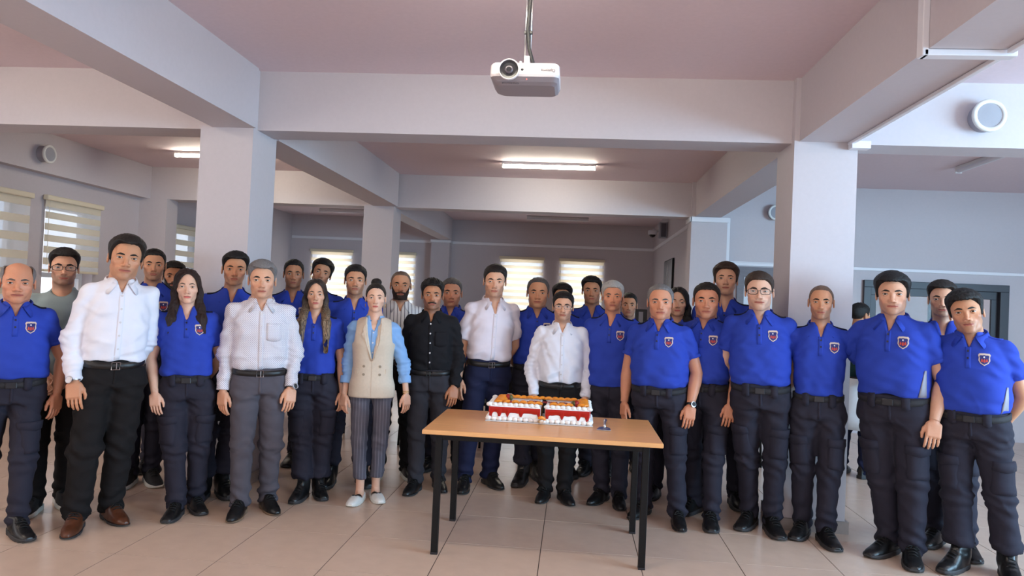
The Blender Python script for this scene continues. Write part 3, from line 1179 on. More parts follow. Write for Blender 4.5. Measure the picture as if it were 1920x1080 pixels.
GV, GF = net(hand_sdf, np.arange(-0.085, 0.0301, 0.0036), np.arange(-0.068, 0.0501, 0.0029), seg((-0.185, 0.0, 0.0036), (0.0, 0.04, 0.008)))
GV = relax(GV, GF, 1, 0.3)
GV, GF, _ = keep_faces(GV, GF, GV[:, 2] < 0.033)


# ------------------------------------------------------------------ shoe templates (heel at y=+0.09, toe at y=-0.20, sole at z=0)
def shoe(kind):
    def last(P, grow=0.0):
        y = P[1]
        w = np.interp(y, [-0.205, -0.19, -0.165, -0.12, -0.06, 0.0, 0.05, 0.085], {'dress': [0.012, 0.024, 0.036, 0.046, 0.046, 0.037, 0.034, 0.022]}.get(kind, [0.02, 0.033, 0.044, 0.051, 0.05, 0.041, 0.038, 0.026])) + grow
        return w

    def upper(P):
        x, y, z = P
        w = last(P)
        top = np.interp(y, [-0.205, -0.17, -0.12, -0.07, -0.03, 0.02, 0.08], [0.032, 0.05, 0.062, 0.088, 0.112, 0.112, 0.108])
        if kind == 'loafer':
            top = np.interp(y, [-0.205, -0.17, -0.12, -0.085, -0.06, 0.0, 0.08], [0.035, 0.05, 0.062, 0.072, 0.058, 0.05, 0.068])
        if kind == 'boot':
            top = np.interp(y, [-0.205, -0.17, -0.12, -0.07, -0.03, 0.02, 0.08], [0.042, 0.062, 0.075, 0.11, 0.15, 0.16, 0.16])
        n = 2.5
        q = (np.abs(x / w) ** n + np.abs((z - 0.018) / np.maximum(top - 0.018, 0.01)) ** n) ** (1 / n)
        d = (q - 1) * np.minimum(w, top) * 0.8
        d = np.maximum(d, 0.012 - z)
        d = np.maximum(d, np.maximum(y - 0.088, -y - 0.203))
        if kind == 'boot':
            sh = cap([x * 1.08, y, z], (0, 0.028, 0.09), (0, 0.035, 0.27), 0.052, 0.058)
            sh = np.maximum(sh, z - 0.262)
            d = smin(d, sh, 0.03)
            pts = np.stack([a.ravel() for a in P], 1)
            d = d + 0.0016 * waves(pts, 3, 110, 5, (0.3, 0.3, 1)).reshape(x.shape) * (z > 0.1)
        elif kind == 'loafer':
            d = smax(d, -np.maximum(ell(P, (0, 0.02, 0.085), (0.034, 0.078, 0.05)), 0.03 - z), 0.004)
        else:
            sh = cap(P, (0, 0.03, 0.07), (0, 0.035, 0.11), 0.042, 0.045)
            d = smin(d, np.maximum(sh, z - 0.115), 0.02)
        return d

    def sole(P):
        x, y, z = P
        w = last(P, 0.0035 if kind != 'sneaker' else 0.006)
        hgt = {'dress': np.where(y > 0.005, 0.026, 0.013), 'sneaker': np.interp(y, [-0.2, 0.09], [0.024, 0.034]), 'boot': np.where((y > -0.0) | (y < -0.02), 0.03, 0.022), 'loafer': np.interp(y, [-0.2, 0.09], [0.022, 0.03])}[kind]
        lift = np.interp(y, [-0.21, -0.16, -0.1], [0.010, 0.002, 0.0])
        if kind == 'dress':
            lift = np.where((y < 0.005) & (y > -0.06), 0.006, lift)
        d = np.maximum(np.abs(x) - w, np.maximum(z - hgt, lift - z))
        return np.maximum(d, np.maximum(y - 0.092, -y - 0.207))
    xs, ys = np.arange(-0.066, 0.0661, 0.006), np.arange(-0.216, 0.1021, 0.0068)
    zt = {'boot': 0.28}.get(kind, 0.13)
    U = net(upper, xs, ys, np.arange(0.0, zt, 0.006))
    S = net(sole, xs, ys, np.arange(-0.006, 0.046, 0.0045))
    U = (relax(U[0], U[1], 1, 0.4), U[1])
    S = (np.column_stack([S[0][:, :2], np.maximum(S[0][:, 2], 0.0)]), S[1])
    L = MB()
    if kind in ('sneaker', 'boot', 'dress'):
        tops = {'sneaker': [(-0.105, 0.072), (-0.085, 0.083), (-0.065, 0.094), (-0.047, 0.104)], 'dress': [(-0.085, 0.082), (-0.068, 0.092), (-0.052, 0.101)],
                'boot': [(-0.10, 0.092), (-0.08, 0.106), (-0.06, 0.12), (-0.045, 0.138), (-0.028, 0.165), (-0.026, 0.19), (-0.026, 0.215)]}[kind]
        for (y, z) in tops:
            L.tube([(-0.024, y + 0.006, z - 0.006), (-0.008, y, z + 0.004), (0.008, y - 0.003, z + 0.004), (0.024, y + 0.004, z - 0.006)], 0.0032, 5)
        y, z = tops[-1]
        for sx in (-1, 1):
            L.tube([(0, y - 0.004, z + 0.004), (sx * 0.02, y - 0.02, z + 0.008), (sx * 0.036, y - 0.02, z - 0.012), (sx * 0.02, y - 0.014, z - 0.012), (0, y - 0.006, z + 0.002)], 0.0026, 5)
    if kind == 'loafer':
        for sx in (-1, 1):
            L.tube([(sx * (0.013 + 0.009 * math.cos(a)), -0.098 - 0.009 * math.sin(a), 0.071) for a in np.linspace(0, 2 * math.pi, 9)], 0.0022, 5)
        L.tube([(-0.008, -0.098, 0.073), (0.008, -0.098, 0.073)], 0.0025, 5)
    return U, S, L


SHOES = {k: shoe(k) for k in ('dress', 'sneaker', 'boot', 'loafer')}

# ------------------------------------------------------------------ clothes and skin materials
def cloth(name, col, rough=0.85, bump=0.25, scale=26, sheen=0.0, var=0.04):
    return mat(name, col, rough, bump=bump, scale=scale, var=var, sheen=sheen, spec=0.25)


M_POLO = cloth('royal_blue_pique', (42, 66, 168), 0.8, 0.10, 24)
M_POLO_DARK = cloth('navy_trim_cloth', (16, 18, 40), 0.8, 0.1, 60)
M_UNIF = cloth('dark_navy_twill', (41, 39, 51), 0.8, 0.22, 20)
M_WHITE = cloth('white_cotton', (232, 232, 242), 0.8, 0.20, 16, var=0.02)
M_PINKW = cloth('pinkish_white_cotton', (226, 218, 228), 0.8, 0.20, 16, var=0.02)
M_BLACKSHIRT = cloth('black_cotton', (24, 23, 27), 0.85, 0.18, 18)
M_DOTSHIRT = mat_pattern('dotted_white_cotton', (222, 218, 224), (138, 128, 150), 'dots', 0.0135)
M_STRIPESHIRT = mat_pattern('striped_white_cotton', (226, 222, 222), (62, 60, 78), 'stripes', 0.030)
M_TEE = cloth('grey_green_jersey', (146, 162, 164), 0.85, 0.15, 18)
M_SUITBLACK = cloth('black_suiting', (24, 21, 22), 0.85, 0.18, 16)
M_GREYTR = cloth('grey_suiting', (82, 78, 86), 0.85, 0.2, 16)
M_PINSTRIPE = mat_pattern('pinstriped_grey_suiting', (84, 82, 94), (128, 126, 138), 'pin', 0.022)
M_NAVYTR = cloth('navy_suiting', (28, 33, 62), 0.85, 0.2, 16)
M_CHARJEAN = cloth('charcoal_denim', (50, 48, 54), 0.85, 0.25, 18)
M_BEIGE = cloth('beige_linen', (212, 194, 174), 0.85, 0.1, 60)
M_LBLUE = cloth('light_blue_cotton', (134, 172, 218), 0.8, 0.2, 18)
M_GREEN = cloth('dark_green_cotton', (26, 54, 56), 0.85, 0.15, 20)
M_APRON = cloth('white_apron_cloth', (226, 226, 228), 0.8, 0.2, 18)
M_BELT = mat('black_leather', (20, 18, 19), 0.42, bump=0.1, scale=120)
M_WEBBELT = mat('black_webbing', (26, 25, 30), 0.7, bump=0.3, scale=260)
M_BUCKLE = mat('steel_buckle', (176, 174, 176), 0.25, metal=1.0, bump=0.02, scale=60)
M_PLASTBUCKLE = mat('black_plastic', (28, 27, 32), 0.35, bump=0.02, scale=60)
M_BTN_W = mat('pearl_button', (214, 210, 212), 0.35, bump=0.02, scale=60)
M_BTN_D = mat('dark_button', (20, 22, 50), 0.4, bump=0.02, scale=60)
M_BTN_T = mat('horn_button', (150, 132, 112), 0.35, bump=0.05, scale=60)
M_SHOEBLACK = mat('black_shoe_leather', (20, 19, 20), 0.36, bump=0.12, scale=60)
M_SHOESUEDE = mat('black_shoe_suede', (30, 28, 30), 0.75, bump=0.2, scale=120)
M_SHOEBROWN = mat('brown_shoe_leather', (84, 46, 28), 0.35, bump=0.1, scale=50, var=0.2)
M_SHOEWHITE = mat('white_shoe_leather', (222, 220, 216), 0.45, bump=0.06, scale=50, var=0.05)
M_SOLEBLACK = mat('black_rubber', (50, 48, 50), 0.65, bump=0.1, scale=80)
M_SOLEWHITE = mat('white_rubber', (214, 212, 204), 0.6, bump=0.1, scale=80)
M_SOLETAN = mat('tan_rubber', (128, 104, 84), 0.6, bump=0.1, scale=80)
M_LACE = mat('black_lace', (16, 16, 17), 0.8, bump=0.2, scale=300)
M_METAL = mat('polished_steel', (196, 196, 200), 0.32, metal=1.0, bump=0.02, scale=40)
M_GOLD = mat('gold', (214, 170, 92), 0.25, metal=1.0, bump=0.02, scale=40)
M_GREYSTRIP = mat('grey_reflective_tape', (138, 138, 150), 0.45, bump=0.1, scale=200)
M_SKIN = mat('skin', (200, 150, 120), 0.48, attr='tint', bump=0.05, scale=220, var=0.05, sss=0.12, spec=0.4)
M_EYE = mat('eye', (230, 230, 230), 0.3, spec=0.25, attr='tint', bump=0.01, scale=100)
M_LENS = mat('spectacle_lens', (235, 240, 240), 0.05, alpha=0.10)
M_SPEC_BLACK = mat('black_spectacle_frame', (18, 17, 19), 0.3, bump=0.02, scale=60)
M_SPEC_STEEL = mat('dark_steel_spectacle_frame', (66, 62, 66), 0.3, metal=0.7, bump=0.02, scale=60)
BADGE_MATS = [mat('badge_cream', (214, 192, 176), 0.6, bump=0.2, scale=300), mat('badge_blue', (34, 40, 110), 0.6, bump=0.2, scale=300),
              mat('badge_red', (190, 62, 52), 0.6, bump=0.2, scale=300), mat('badge_white', (228, 226, 230), 0.6, bump=0.2, scale=300)]


def hair_mat(name, col, strand=True):
    return mat('hair_' + name, col, 0.55, bump=0.55, scale=70, stretch=(5, 1.2, 1.2), var=0.35, spec=0.35)


HAIRC = {k: hair_mat(k, c) for k, c in dict(black=(22, 19, 18), dark=(34, 27, 24), brown=(58, 43, 34), grey=(120, 116, 116), salt=(88, 82, 80), silver=(176, 172, 168),
                                           stub=(112, 88, 74), long=(44, 28, 25)).items()}
m = mat('hair_streaked', (60, 44, 36), 0.5, bump=0.5, scale=60, stretch=(5, 5, 0.18), spec=0.35)
_nt = m.node_tree
_nz = [n for n in _nt.nodes if n.type == 'TEX_NOISE'][0]
_cr = _nt.nodes.new('ShaderNodeValToRGB')
_cr.color_ramp.elements[0].color = srgb((46, 34, 30))
_cr.color_ramp.elements[0].position = 0.42
_cr.color_ramp.elements[1].color = srgb((168, 138, 108))
_cr.color_ramp.elements[1].position = 0.6
_nt.links.new(_nz.outputs['Fac'], _cr.inputs[0])
# the dye grows out from dark roots: a mix along the length of the hair itself
_tc = _nt.nodes.new('ShaderNodeTexCoord')
_sp = _nt.nodes.new('ShaderNodeSeparateXYZ')
_nt.links.new(_tc.outputs['Generated'], _sp.inputs[0])
_mr = _nt.nodes.new('ShaderNodeMapRange')
_mr.inputs['From Min'].default_value = 0.72
_mr.inputs['From Max'].default_value = 0.45
_nt.links.new(_sp.outputs[2], _mr.inputs['Value'])
_mxx = _nt.nodes.new('ShaderNodeMix')
_mxx.data_type = 'RGBA'
_nt.links.new(_mr.outputs[0], _mxx.inputs[0])
_mxx.inputs[6].default_value = srgb((42, 31, 27))
_nt.links.new(_cr.outputs[0], _mxx.inputs[7])
_nt.links.new(_mxx.outputs[2], _nt.nodes['Principled BSDF'].inputs['Base Color'])
HAIRC['streaked'] = m

SKIN = dict(tan=(205, 147, 112), light=(217, 164, 134), ruddy=(209, 144, 112), dark=(186, 127, 93), olive=(197, 141, 107), pale=(226, 178, 152))

POSE = {  # elbow from shoulder, wrist from elbow, twist, show hand
    'down': ((0.045, 0.03, -0.29), (0.012, -0.055, -0.245), 0.75, True),
    'close': ((0.030, 0.03, -0.29), (0.000, -0.050, -0.245), 0.75, True),
    'out': ((0.090, 0.03, -0.28), (0.030, -0.055, -0.24), 0.9, True),
    'front': ((0.060, 0.02, -0.285), (-0.030, -0.10, -0.225), 1.2, True),
    'back': ((0.050, 0.07, -0.275), (-0.09, 0.08, -0.17), 0.0, False),
    'around': ((0.20, 0.11, -0.18), (0.20, 0.05, 0.07), 0.0, True),
    'waist': ((0.16, 0.12, -0.22), (0.20, 0.03, -0.12), 0.4, True),
    'hug': ((0.17, 0.03, -0.215), (0.13, 0.06, 0.02), 0.0, False),
    'pocket': ((0.085, 0.05, -0.28), (-0.022, -0.075, -0.23), 0.9, True),
    'clasp': ((0.065, 0.0, -0.29), (-0.16, -0.15, -0.17), 0.6, True),
}


def conform(bvh, C, D, U, W, uv, off, fallback=0.0):
    """project the points C+u*U+v*W along D on the surface; lift them by off along the surface normal"""
    C, D, U, W = Vector(C), Vector(D).normalized(), Vector(U).normalized(), Vector(W).normalized()
    out = []
    last = None
    for (u, v) in uv:
        o = C + U * u + W * v - D * 0.45
        h, nrm, _, _ = bvh.ray_cast(o, D, 0.8)
        if h is None:
            h, nrm = (last if last is not None else C) + Vector((0, 0, 0)), -D
        else:
            last = h
        if nrm.dot(D) > 0:
            nrm = -nrm
        out.append(h + nrm * off)
    return out


def patch(mb, bvh, C, D, U, W, rect, off=0.003, n=(4, 4), m=0, sink=0.012, shape=None):
    """rectangular patch of cloth with real thickness laid on the surface"""
    u0, u1, v0, v1 = rect
    nu, nv = n
    uv = []
    for j in range(nv + 1):
        for i in range(nu + 1):
            a, b = i / nu, j / nv
            u, v = u0 + (u1 - u0) * a, v0 + (v1 - v0) * b
            if shape:
                u, v = shape(a, b, u, v)
            uv.append((u, v))
    top = conform(bvh, C, D, U, W, uv, off)
    low = [q + Vector(D).normalized() * sink for q in top]
    k = (nu + 1) * (nv + 1)
    f = []
    for j in range(nv):
        for i in range(nu):
            f.append((j * (nu + 1) + i, j * (nu + 1) + i + 1, (j + 1) * (nu + 1) + i + 1, (j + 1) * (nu + 1) + i))
    ring = [i for i in range(nu + 1)] + [j * (nu + 1) + nu for j in range(1, nv + 1)] + [nv * (nu + 1) + i for i in range(nu - 1, -1, -1)] + [j * (nu + 1) for j in range(nv - 1, 0, -1)]
    for a, b in zip(ring, ring[1:] + ring[:1]):
        f.append((a, a + k, b + k, b))
    mb.add(top + low, f, m)


def poly_patch(mb, bvh, C, D, U, W, pts, off, m=0, sink=0.004):
    cx, cy = sum(q[0] for q in pts) / len(pts), sum(q[1] for q in pts) / len(pts)
    top = conform(bvh, C, D, U, W, list(pts) + [(cx, cy)], off)
    n = len(pts)
    low = [q + Vector(D).normalized() * sink for q in top[:n]]
    f = [(i, (i + 1) % n, n) for i in range(n)] + [(i, n + 1 + i, n + 1 + (i + 1) % n, (i + 1) % n) for i in range(n)]
    mb.add(top + low, f, m)


def disc(r, n=12, cx=0.0, cy=0.0, sy=1.0):
    return [(cx + r * math.cos(2 * math.pi * k / n), cy + sy * r * math.sin(2 * math.pi * k / n)) for k in range(n)]


SHIELD = [(0, 0.036), (0.012, 0.033), (0.024, 0.036), (0.031, 0.026), (0.027, 0.012), (0.029, -0.006), (0.02, -0.024), (0.0, -0.038), (-0.02, -0.024), (-0.029, -0.006), (-0.027, 0.012), (-0.031, 0.026), (-0.024, 0.036), (-0.012, 0.033)]

MESH_CACHE = {}


def person(sp):
    """one person: an Empty at the feet with body, clothes, shoes, hair and what is worn as parts"""
    H = sp['H']
    s = H / 1.75
    hs = sp.get('hs', 1.0)
    belly = sp.get('belly', 0.0)
    wide = sp.get('wide', 1.0)
    top = sp['top']
    woman = sp.get('woman', False)
    seed = sp['id']
    lean = sp.get('lean', 0.0)
    res = sp.get('res', 1.0)
    tone = np.array(srgb(SKIN[sp.get('skin', 'tan')])[:3])
    root = empty('person', (sp['x'], sp['y'], 0), sp.get('yaw', 0.0))
    tag(root, sp['label'], 'person', sp.get('group'))

    def pose(V):
        """from the 1.75 m standard body to this person: lean and scale"""
        V = np.array(V, float)
        if len(V) == 0:
            return V
        V[:, 0] += lean / s * np.clip((V[:, 2] - 0.08) / 1.6, 0, 1.1)
        V[:, 1] += sp.get('bow', 0.0) * np.clip((V[:, 2] - 0.95) / 0.7, 0, 1.2)
        return V * s

    def put(name, V, F, m, parent=root, cols=None, smooth=True, fm=None):
        return link(name, mesh_np(name, pose(V), F, m, smooth, cols, fm), parent)

    def put_mb(name, mb, m, parent=root, smooth=False):
        if not mb.v:
            return None
        mb.v = [tuple(q) for q in pose(np.array(mb.v))]
        return mb.build(name, m, parent, smooth)

    # ---- joints
    sw = (0.155 if woman else 0.170) * wide
    arms = sp.get('arms', ('down', 'down'))
    J = {}
    for sx, nm in ((-1, arms[0]), (1, arms[1])):
        e, w, tw, show = POSE[nm] if isinstance(nm, str) else nm
        S = np.array((sx * sw, 0.018, 1.382))
        bx = belly * 0.35
        E = S + np.array((sx * (e[0] + bx), e[1], e[2]))
        Wp = E + np.array((sx * w[0], w[1], w[2]))
        J[sx] = (S, E, Wp, tw, show and sp.get('hands', True), nm)
    slim = 0.92 if woman else 1.0
    feet = sp.get('feet', ((-0.125, 0.0, 0.25), (0.125, 0.0, 0.25)))  # x, y, toe-out

    # ---- torso sections
    zs = [0.78, 0.86, 0.93, 0.985, 1.04, 1.10, 1.18, 1.26, 1.33, 1.39, 1.435, 1.465, 1.50]
    w_ = np.array([0.165, 0.172, 0.168, 0.162, 0.168, 0.170, 0.173, 0.177, 0.177, 0.160, 0.112, 0.075, 0.058]) * (wide * (0.93 if woman else 1.0))
    df = np.array([0.10, 0.105, 0.108, 0.104, 0.110, 0.112, 0.114, 0.116, 0.116, 0.106, 0.086, 0.070, 0.056])
    db = np.array([0.12, 0.125, 0.115, 0.098, 0.098, 0.100, 0.106, 0.110, 0.112, 0.108, 0.096, 0.078, 0.066])
    if woman:
        w_ = w_ * np.interp(zs, [0.8, 0.93, 1.06, 1.15, 1.3, 1.5], [1.06, 1.06, 0.90, 0.90, 0.98, 1.0])
        df = df + np.array([0, 0, 0, 0, -0.008, -0.008, 0.002, 0.022, 0.018, 0.0, 0, 0, 0])
    bell = np.array([0.2, 0.45, 0.65, 0.85, 1.0, 1.0, 0.8, 0.5, 0.25, 0.05, 0, 0, 0])
    df = df + belly * bell
    w_ = w_ + belly * 0.5 * bell
    if sp.get('zbot', 1.0) < 0.95 or top == 'tee':
        grow_low = 0.016 * np.interp(zs, [0.95, 1.08], [1, 0])
        w_, df, db = w_ + grow_low, df + grow_low, db + grow_low
    yc = np.zeros(len(zs)) + 0.005

    untucked = top in ('tee',)
    zbot = sp.get('zbot', 0.865 if untucked else 0.992)
    v_apex = {'polo': 1.375, 'shirt': 1.385, 'vest': 1.36, 'tee': 1.60, 'apron': 1.60}[top] + sp.get('open', 0.0)
    v_rate = 0.34
    slv = sp.get('sleeve', {'polo': 0.62, 'tee': 0.62, 'apron': 0.62, 'shirt': 1.97, 'vest': 1.62}[top])
    polo = top == 'polo'

    def arm_cloth(P, sx, grow=0.0):
        S, E, Wp, _, _, _ = J[sx]
        r0, r1, r2 = 0.059 * slim + grow, 0.055 * slim + grow, 0.039 * slim + grow
        if slv <= 1.0:
            T = S + (E - S) * slv
            d = cap(P, S, T + (T - S) * 0.3, r0, r0 + 0.004)
            n = (E - S) / np.linalg.norm(E - S)
            cut = sum((P[i] - T[i]) * n[i] for i in range(3))
        else:
            d = smin(cap(P, S, E, r0, r1), cap(P, E, Wp, r1, r2), 0.02)
            T = E + (Wp - E) * (slv - 1.0)
            n = (Wp - E) / np.linalg.norm(Wp - E)
            cut = sum((P[i] - T[i]) * n[i] for i in range(3))
            # only the forearm half is cut by that plane
            far = sum((P[i] - E[i]) * n[i] for i in range(3))
            cut = np.where(far > 0, cut, -1.0)
        return np.maximum(d, cut)

    def shirt_sdf(P):
        d = sup(P, zs, w_, df, db, yc)
        Q = [np.abs(P[0]), P[1], P[2]]
        d = smin(d, cap(Q, (0.04, 0.022, 1.432), (sw - 0.01, 0.018, 1.382), 0.040, 0.052), 0.035)
        d = np.maximum(d, np.maximum(zbot - P[2], P[2] - 1.485))
        for sx in (-1, 1):
            d = smin(d, arm_cloth(P, sx), 0.022)
        # open neck
        vw = np.maximum(np.abs(P[0]) - np.clip((P[2] - v_apex) * v_rate, -1, 0.036), P[1] + 0.012)
        if top in ('tee', 'apron'):
            vw = np.maximum(np.sqrt(P[0] ** 2 + (P[2] - 1.495) ** 2) - 0.072, P[1] + 0.012)
        d = smax(d, -vw, 0.004)
        return d

    allz = [J[sx][q][2] for sx in (-1, 1) for q in (0, 1, 2)] + [zbot]
    allx = [abs(J[sx][q][0]) for sx in (-1, 1) for q in (0, 1, 2)]
    ally = [J[sx][q][1] for sx in (-1, 1) for q in (0, 1, 2)]
    lo = (-max(allx) - 0.11, min(min(ally) - 0.09, -0.16 - belly), min(zbot, (min(allz) if slv > 1 else zbot)) - 0.06)
    hi = (max(allx) + 0.11, max(max(ally) + 0.09, 0.17), 1.52)
    h = 0.0110 * res
    SV, SF = net_sparse(shirt_sdf, lo, hi, h)
    SV = relax(SV, SF, 2, 0.45)
    N = normals(SV, SF)
    # soft folds: pulled cloth under the arms, blousing above the belt, creases at the elbows
    am = np.ones(len(SV))
    near_belt = sstep(SV[:, 2], 1.16, 1.0) if not untucked else 0.4
    amp = (0.0030 if polo else 0.0036) + near_belt * (0.0030 if polo else 0.0040)
    fold = waves(SV, seed, 34, 5, (1.0, 0.4, 1.6)) + 0.7 * waves(SV, seed + 50, 70, 6, (0.8, 0.5, 1.6))
    diag = np.sin((np.abs(SV[:, 0]) * 0.8 + SV[:, 2]) * 85 + 2 * waves(SV, seed + 9, 12, 4)) * sstep(np.abs(SV[:, 0]), 0.07, 0.15) * sstep(np.abs(SV[:, 2] - 1.28), 0.14, 0.03)
    disp = amp * fold + 0.0038 * diag
    if slv > 1:
        for sx in (-1, 1):
            S, E, Wp, _, _, _ = J[sx]
            de = np.linalg.norm(SV - E, axis=1)
            dl = np.linalg.norm(SV - Wp, axis=1)
            disp += 0.005 * np.sin(SV[:, 2] * 150 + 3 * waves(SV, seed + 4, 22, 4)) * (np.exp(-(de / 0.09) ** 2) + 0.8 * np.exp(-(dl / 0.12) ** 2))
    # sharp creases: thin ridges along the zero lines of slow waves
    def ridge(sd, fr, an, wdt=0.22):
        return np.exp(-(waves(SV, sd, fr, 4, an) / wdt) ** 2)
    side = sstep(np.abs(SV[:, 0]), 0.03, 0.12)
    crease = ridge(seed + 60, 17, (0.8, 0.4, 1.5)) * (0.35 + 0.65 * side) + 0.8 * ridge(seed + 61, 26, (0.5, 0.4, 2.0)) * sstep(SV[:, 2], 1.22, 1.02)
    disp += crease * (0.0032 if polo else 0.0052)
    calm = 1 - 0.75 * gauss(SV, (0, -0.11, 1.40), (0.1, 0.1, 0.07))
    SV = SV + N * (disp * calm)[:, None]
    shirt_name = {'polo': 'polo_shirt', 'shirt': 'shirt', 'tee': 'tee_shirt', 'vest': 'shirt', 'apron': 'tee_shirt'}[top]
    shirt = put(shirt_name, SV, SF, sp['cloth'])
    bvh = BVHTree.FromPolygons([tuple(v) for v in SV], [tuple(int(i) for i in f) for f in SF])
    FR = ((0, 1, 0), (1, 0, 0), (0, 0, 1))

    # ---- collar, placket, buttons
    nf = 1.0 * max(0.97, hs) * (0.9 if woman else 1.0) * (1 + belly * 0.8)
    if top in ('polo', 'shirt', 'vest'):
        n = 40
        pm = math.pi - (0.42 if polo else 0.36)
        prof = [(0.000, -0.012, 0), (0.001, 0.012, 0), (0.005, 0.029, 0), (0.011, 0.031, 0), (0.017, 0.018, 0.2), (0.026, -0.008, 1.0), (0.0235, -0.010, 0.95), (0.011, 0.010, 0.2), (0.005, 0.002, 0)]
        V, F = [], []
        k = len(prof)
        for i in range(n + 1):
            ph = -pm + 2 * pm * i / n
            f = sstep(abs(ph), 1.9, pm)
            for (r, dz, q) in prof:
                rx, ry = 0.0655 * nf + r, 0.069 * nf + r
                zb = 1.478 - 0.052 * (1 - math.cos(ph)) / 2
                x = rx * math.sin(ph) * (1 + 0.12 * f * q) + math.copysign(0.034 * f * f * q, ph)
                y = 0.020 + ry * math.cos(ph) - 0.014 * f * q - 0.018 * f
                z = zb + dz * (1 - 0.3 * f) - 0.040 * f * f * q
                V.append((x, y, z))
        for i in range(n):
            for j in range(k):
                F.append((i * k + j, i * k + (j + 1) % k, (i + 1) * k + (j + 1) % k, (i + 1) * k + j))
        V, F = np.array(V), np.array(F)
        put('collar', V, F[:, ::-1], sp['cloth'] if 'collar_mat' not in sp else sp['collar_mat'], shirt)
        pb = MB()
        zlow = v_apex - 0.115 if polo else (1.0 if top == 'shirt' else 1.14)
        patch(pb, bvh, (0, 0, 0), *FR, (-0.015, 0.015, zlow, v_apex + 0.012), 0.0028, (3, 5 if polo else 14))
        put_mb('placket', pb, sp['cloth'], shirt, True)
        zb = [v_apex - 0.012, v_apex - 0.055] if polo else list(np.arange(v_apex - 0.01, zlow + 0.02, -0.078))
        for z in zb:
            b = MB()
            poly_patch(b, bvh, (0, 0, 0), *FR, disc(0.0062, 10, 0, z), 0.0058, sink=0.004)
            put_mb('button', b, sp.get('button', M_BTN_D if polo else M_BTN_W), shirt)
    if sp.get('pocket'):
        pb = MB()
        px = 0.082
        patch(pb, bvh, (0, 0, 0), *FR, (px - 0.048, px + 0.048, 1.20, 1.315), 0.0026, (5, 5), shape=lambda a, b, u, v: (u, v - (0.015 * (1 - abs(2 * a - 1)) if b == 0 else 0)))
        put_mb('chest_pocket', pb, sp['cloth'], shirt, True)
    if slv > 1 and top in ('shirt', 'vest'):  # cuffs
        for sx in (-1, 1):
            S, E, Wp, _, _, _ = J[sx]
            T = E + (Wp - E) * (slv - 1.0)
            d = (Wp - E) / np.linalg.norm(Wp - E)
            r = 0.0425 * slim if slv > 1.9 else 0.052 * slim
            ln = 0.06 if slv > 1.9 else 0.05
            MBc = MB().tube([tuple(T + d * a) for a in (-ln, -ln * 0.5, 0.0, 0.006, 0.004, -0.02)], [r * 0.99, r * 1.0, r * 1.0, r * 0.99, r * 0.9, r * 0.86], 20, caps=False)
            put_mb('cuff', MBc, sp['cloth'], shirt, True)
    if polo:
        for sx in (-1, 1):
            e = MB()
            patch(e, bvh, (sx * 0.115, 0.015, 1.44), (0, 0, -1), (1, 0, 0), (0, 1, 0), (-0.05, 0.052, -0.022, 0.022), 0.0045, (6, 2), sink=0.008)
            put_mb('epaulette', e, M_POLO_DARK if sp.get('dark_straps', True) else sp['cloth'], shirt, True)
            b = MB()
            S, E = J[sx][0], J[sx][1]
            T = S + (E - S) * slv
            d = (E - S) / np.linalg.norm(E - S)
            r = 0.0655 * slim
            b.tube([tuple(T + d * a) for a in (-0.022, -0.012, 0.0, 0.003, 0.0)], [r * 0.99, r * 1.015, r * 1.02, r * 1.0, r * 0.93], 22, caps=False)
            put_mb('sleeve_band', b, sp['cloth'], shirt, True)
        if sp.get('badge', True):
            b = MB()
            C = (0.083, 0, 1.318)
            a = (C, *FR)
            poly_patch(b, bvh, *a, SHIELD, 0.0035, 0)
            poly_patch(b, bvh, *a, [(x * 0.78, y * 0.78 - 0.002) for x, y in SHIELD], 0.0048, 1)
            for cx in (-0.012, 0.0, 0.012):
                poly_patch(b, bvh, *a, [(cx - 0.0048, -0.018 + abs(cx) * 0.3), (cx + 0.0048, -0.018 + abs(cx) * 0.3), (cx + 0.0048, -0.003), (cx, 0.005), (cx - 0.0048, -0.003)], 0.0062, 2, sink=0.003)
            poly_patch(b, bvh, *a, [(0.005 * math.cos(t), 0.014 + 0.005 * math.sin(t)) for t in np.linspace(0.6, 5.7, 9)] + [(0.0022 * math.cos(t) + 0.0012, 0.014 + 0.0034 * math.sin(t)) for t in np.linspace(5.3, 1.0, 7)], 0.0062, 3, sink=0.003)
            poly_patch(b, bvh, *a, [(-0.022, 0.024), (0.022, 0.024), (0.020, 0.0345), (0.0, 0.036), (-0.020, 0.0345)], 0.0055, 0, sink=0.003)
            put_mb('badge', b, BADGE_MATS, shirt)
        if sp.get('sidestrip'):
            b = MB()
            wx = float(np.interp(1.08, zs, w_))
            patch(b, bvh, (wx * 0.80, -0.06, 1.07), (-0.25, 1, 0), (1, 0.25, 0), (0, 0, 1), (-0.022, 0.022, -0.07, 0.09), 0.003, (3, 7),
                  shape=lambda a, b_, u, v: (u * (1 - 0.75 * b_) + 0.02 * b_, v))
            put_mb('side_strip', b, M_GREYSTRIP, shirt, True)
        if sp.get('flag'):
            S, E = J[-1][0], J[-1][1]
            T = S + (E - S) * 0.36
            D = (0.75, 0.66, 0)
            a = (tuple(T), D, (0.66, -0.75, 0), (0, 0, 1))
            b = MB()
            patch(b, bvh, *a, (-0.034, 0.034, 0.0, 0.034), 0.003, (2, 2), 3)
            poly_patch(b, bvh, *a, disc(0.010, 10, 0, 0.046), 0.004, 2)
            for q in range(5):
                patch(b, bvh, *a, (-0.028 + q * 0.0115, -0.0195 + q * 0.0115, 0.010, 0.024), 0.0042, (1, 1), 2, 0.003)
            patch(b, bvh, *a, (-0.034, 0.034, -0.045, -0.006), 0.003, (2, 2), 1)
            put_mb('sleeve_patch', b, BADGE_MATS, shirt)

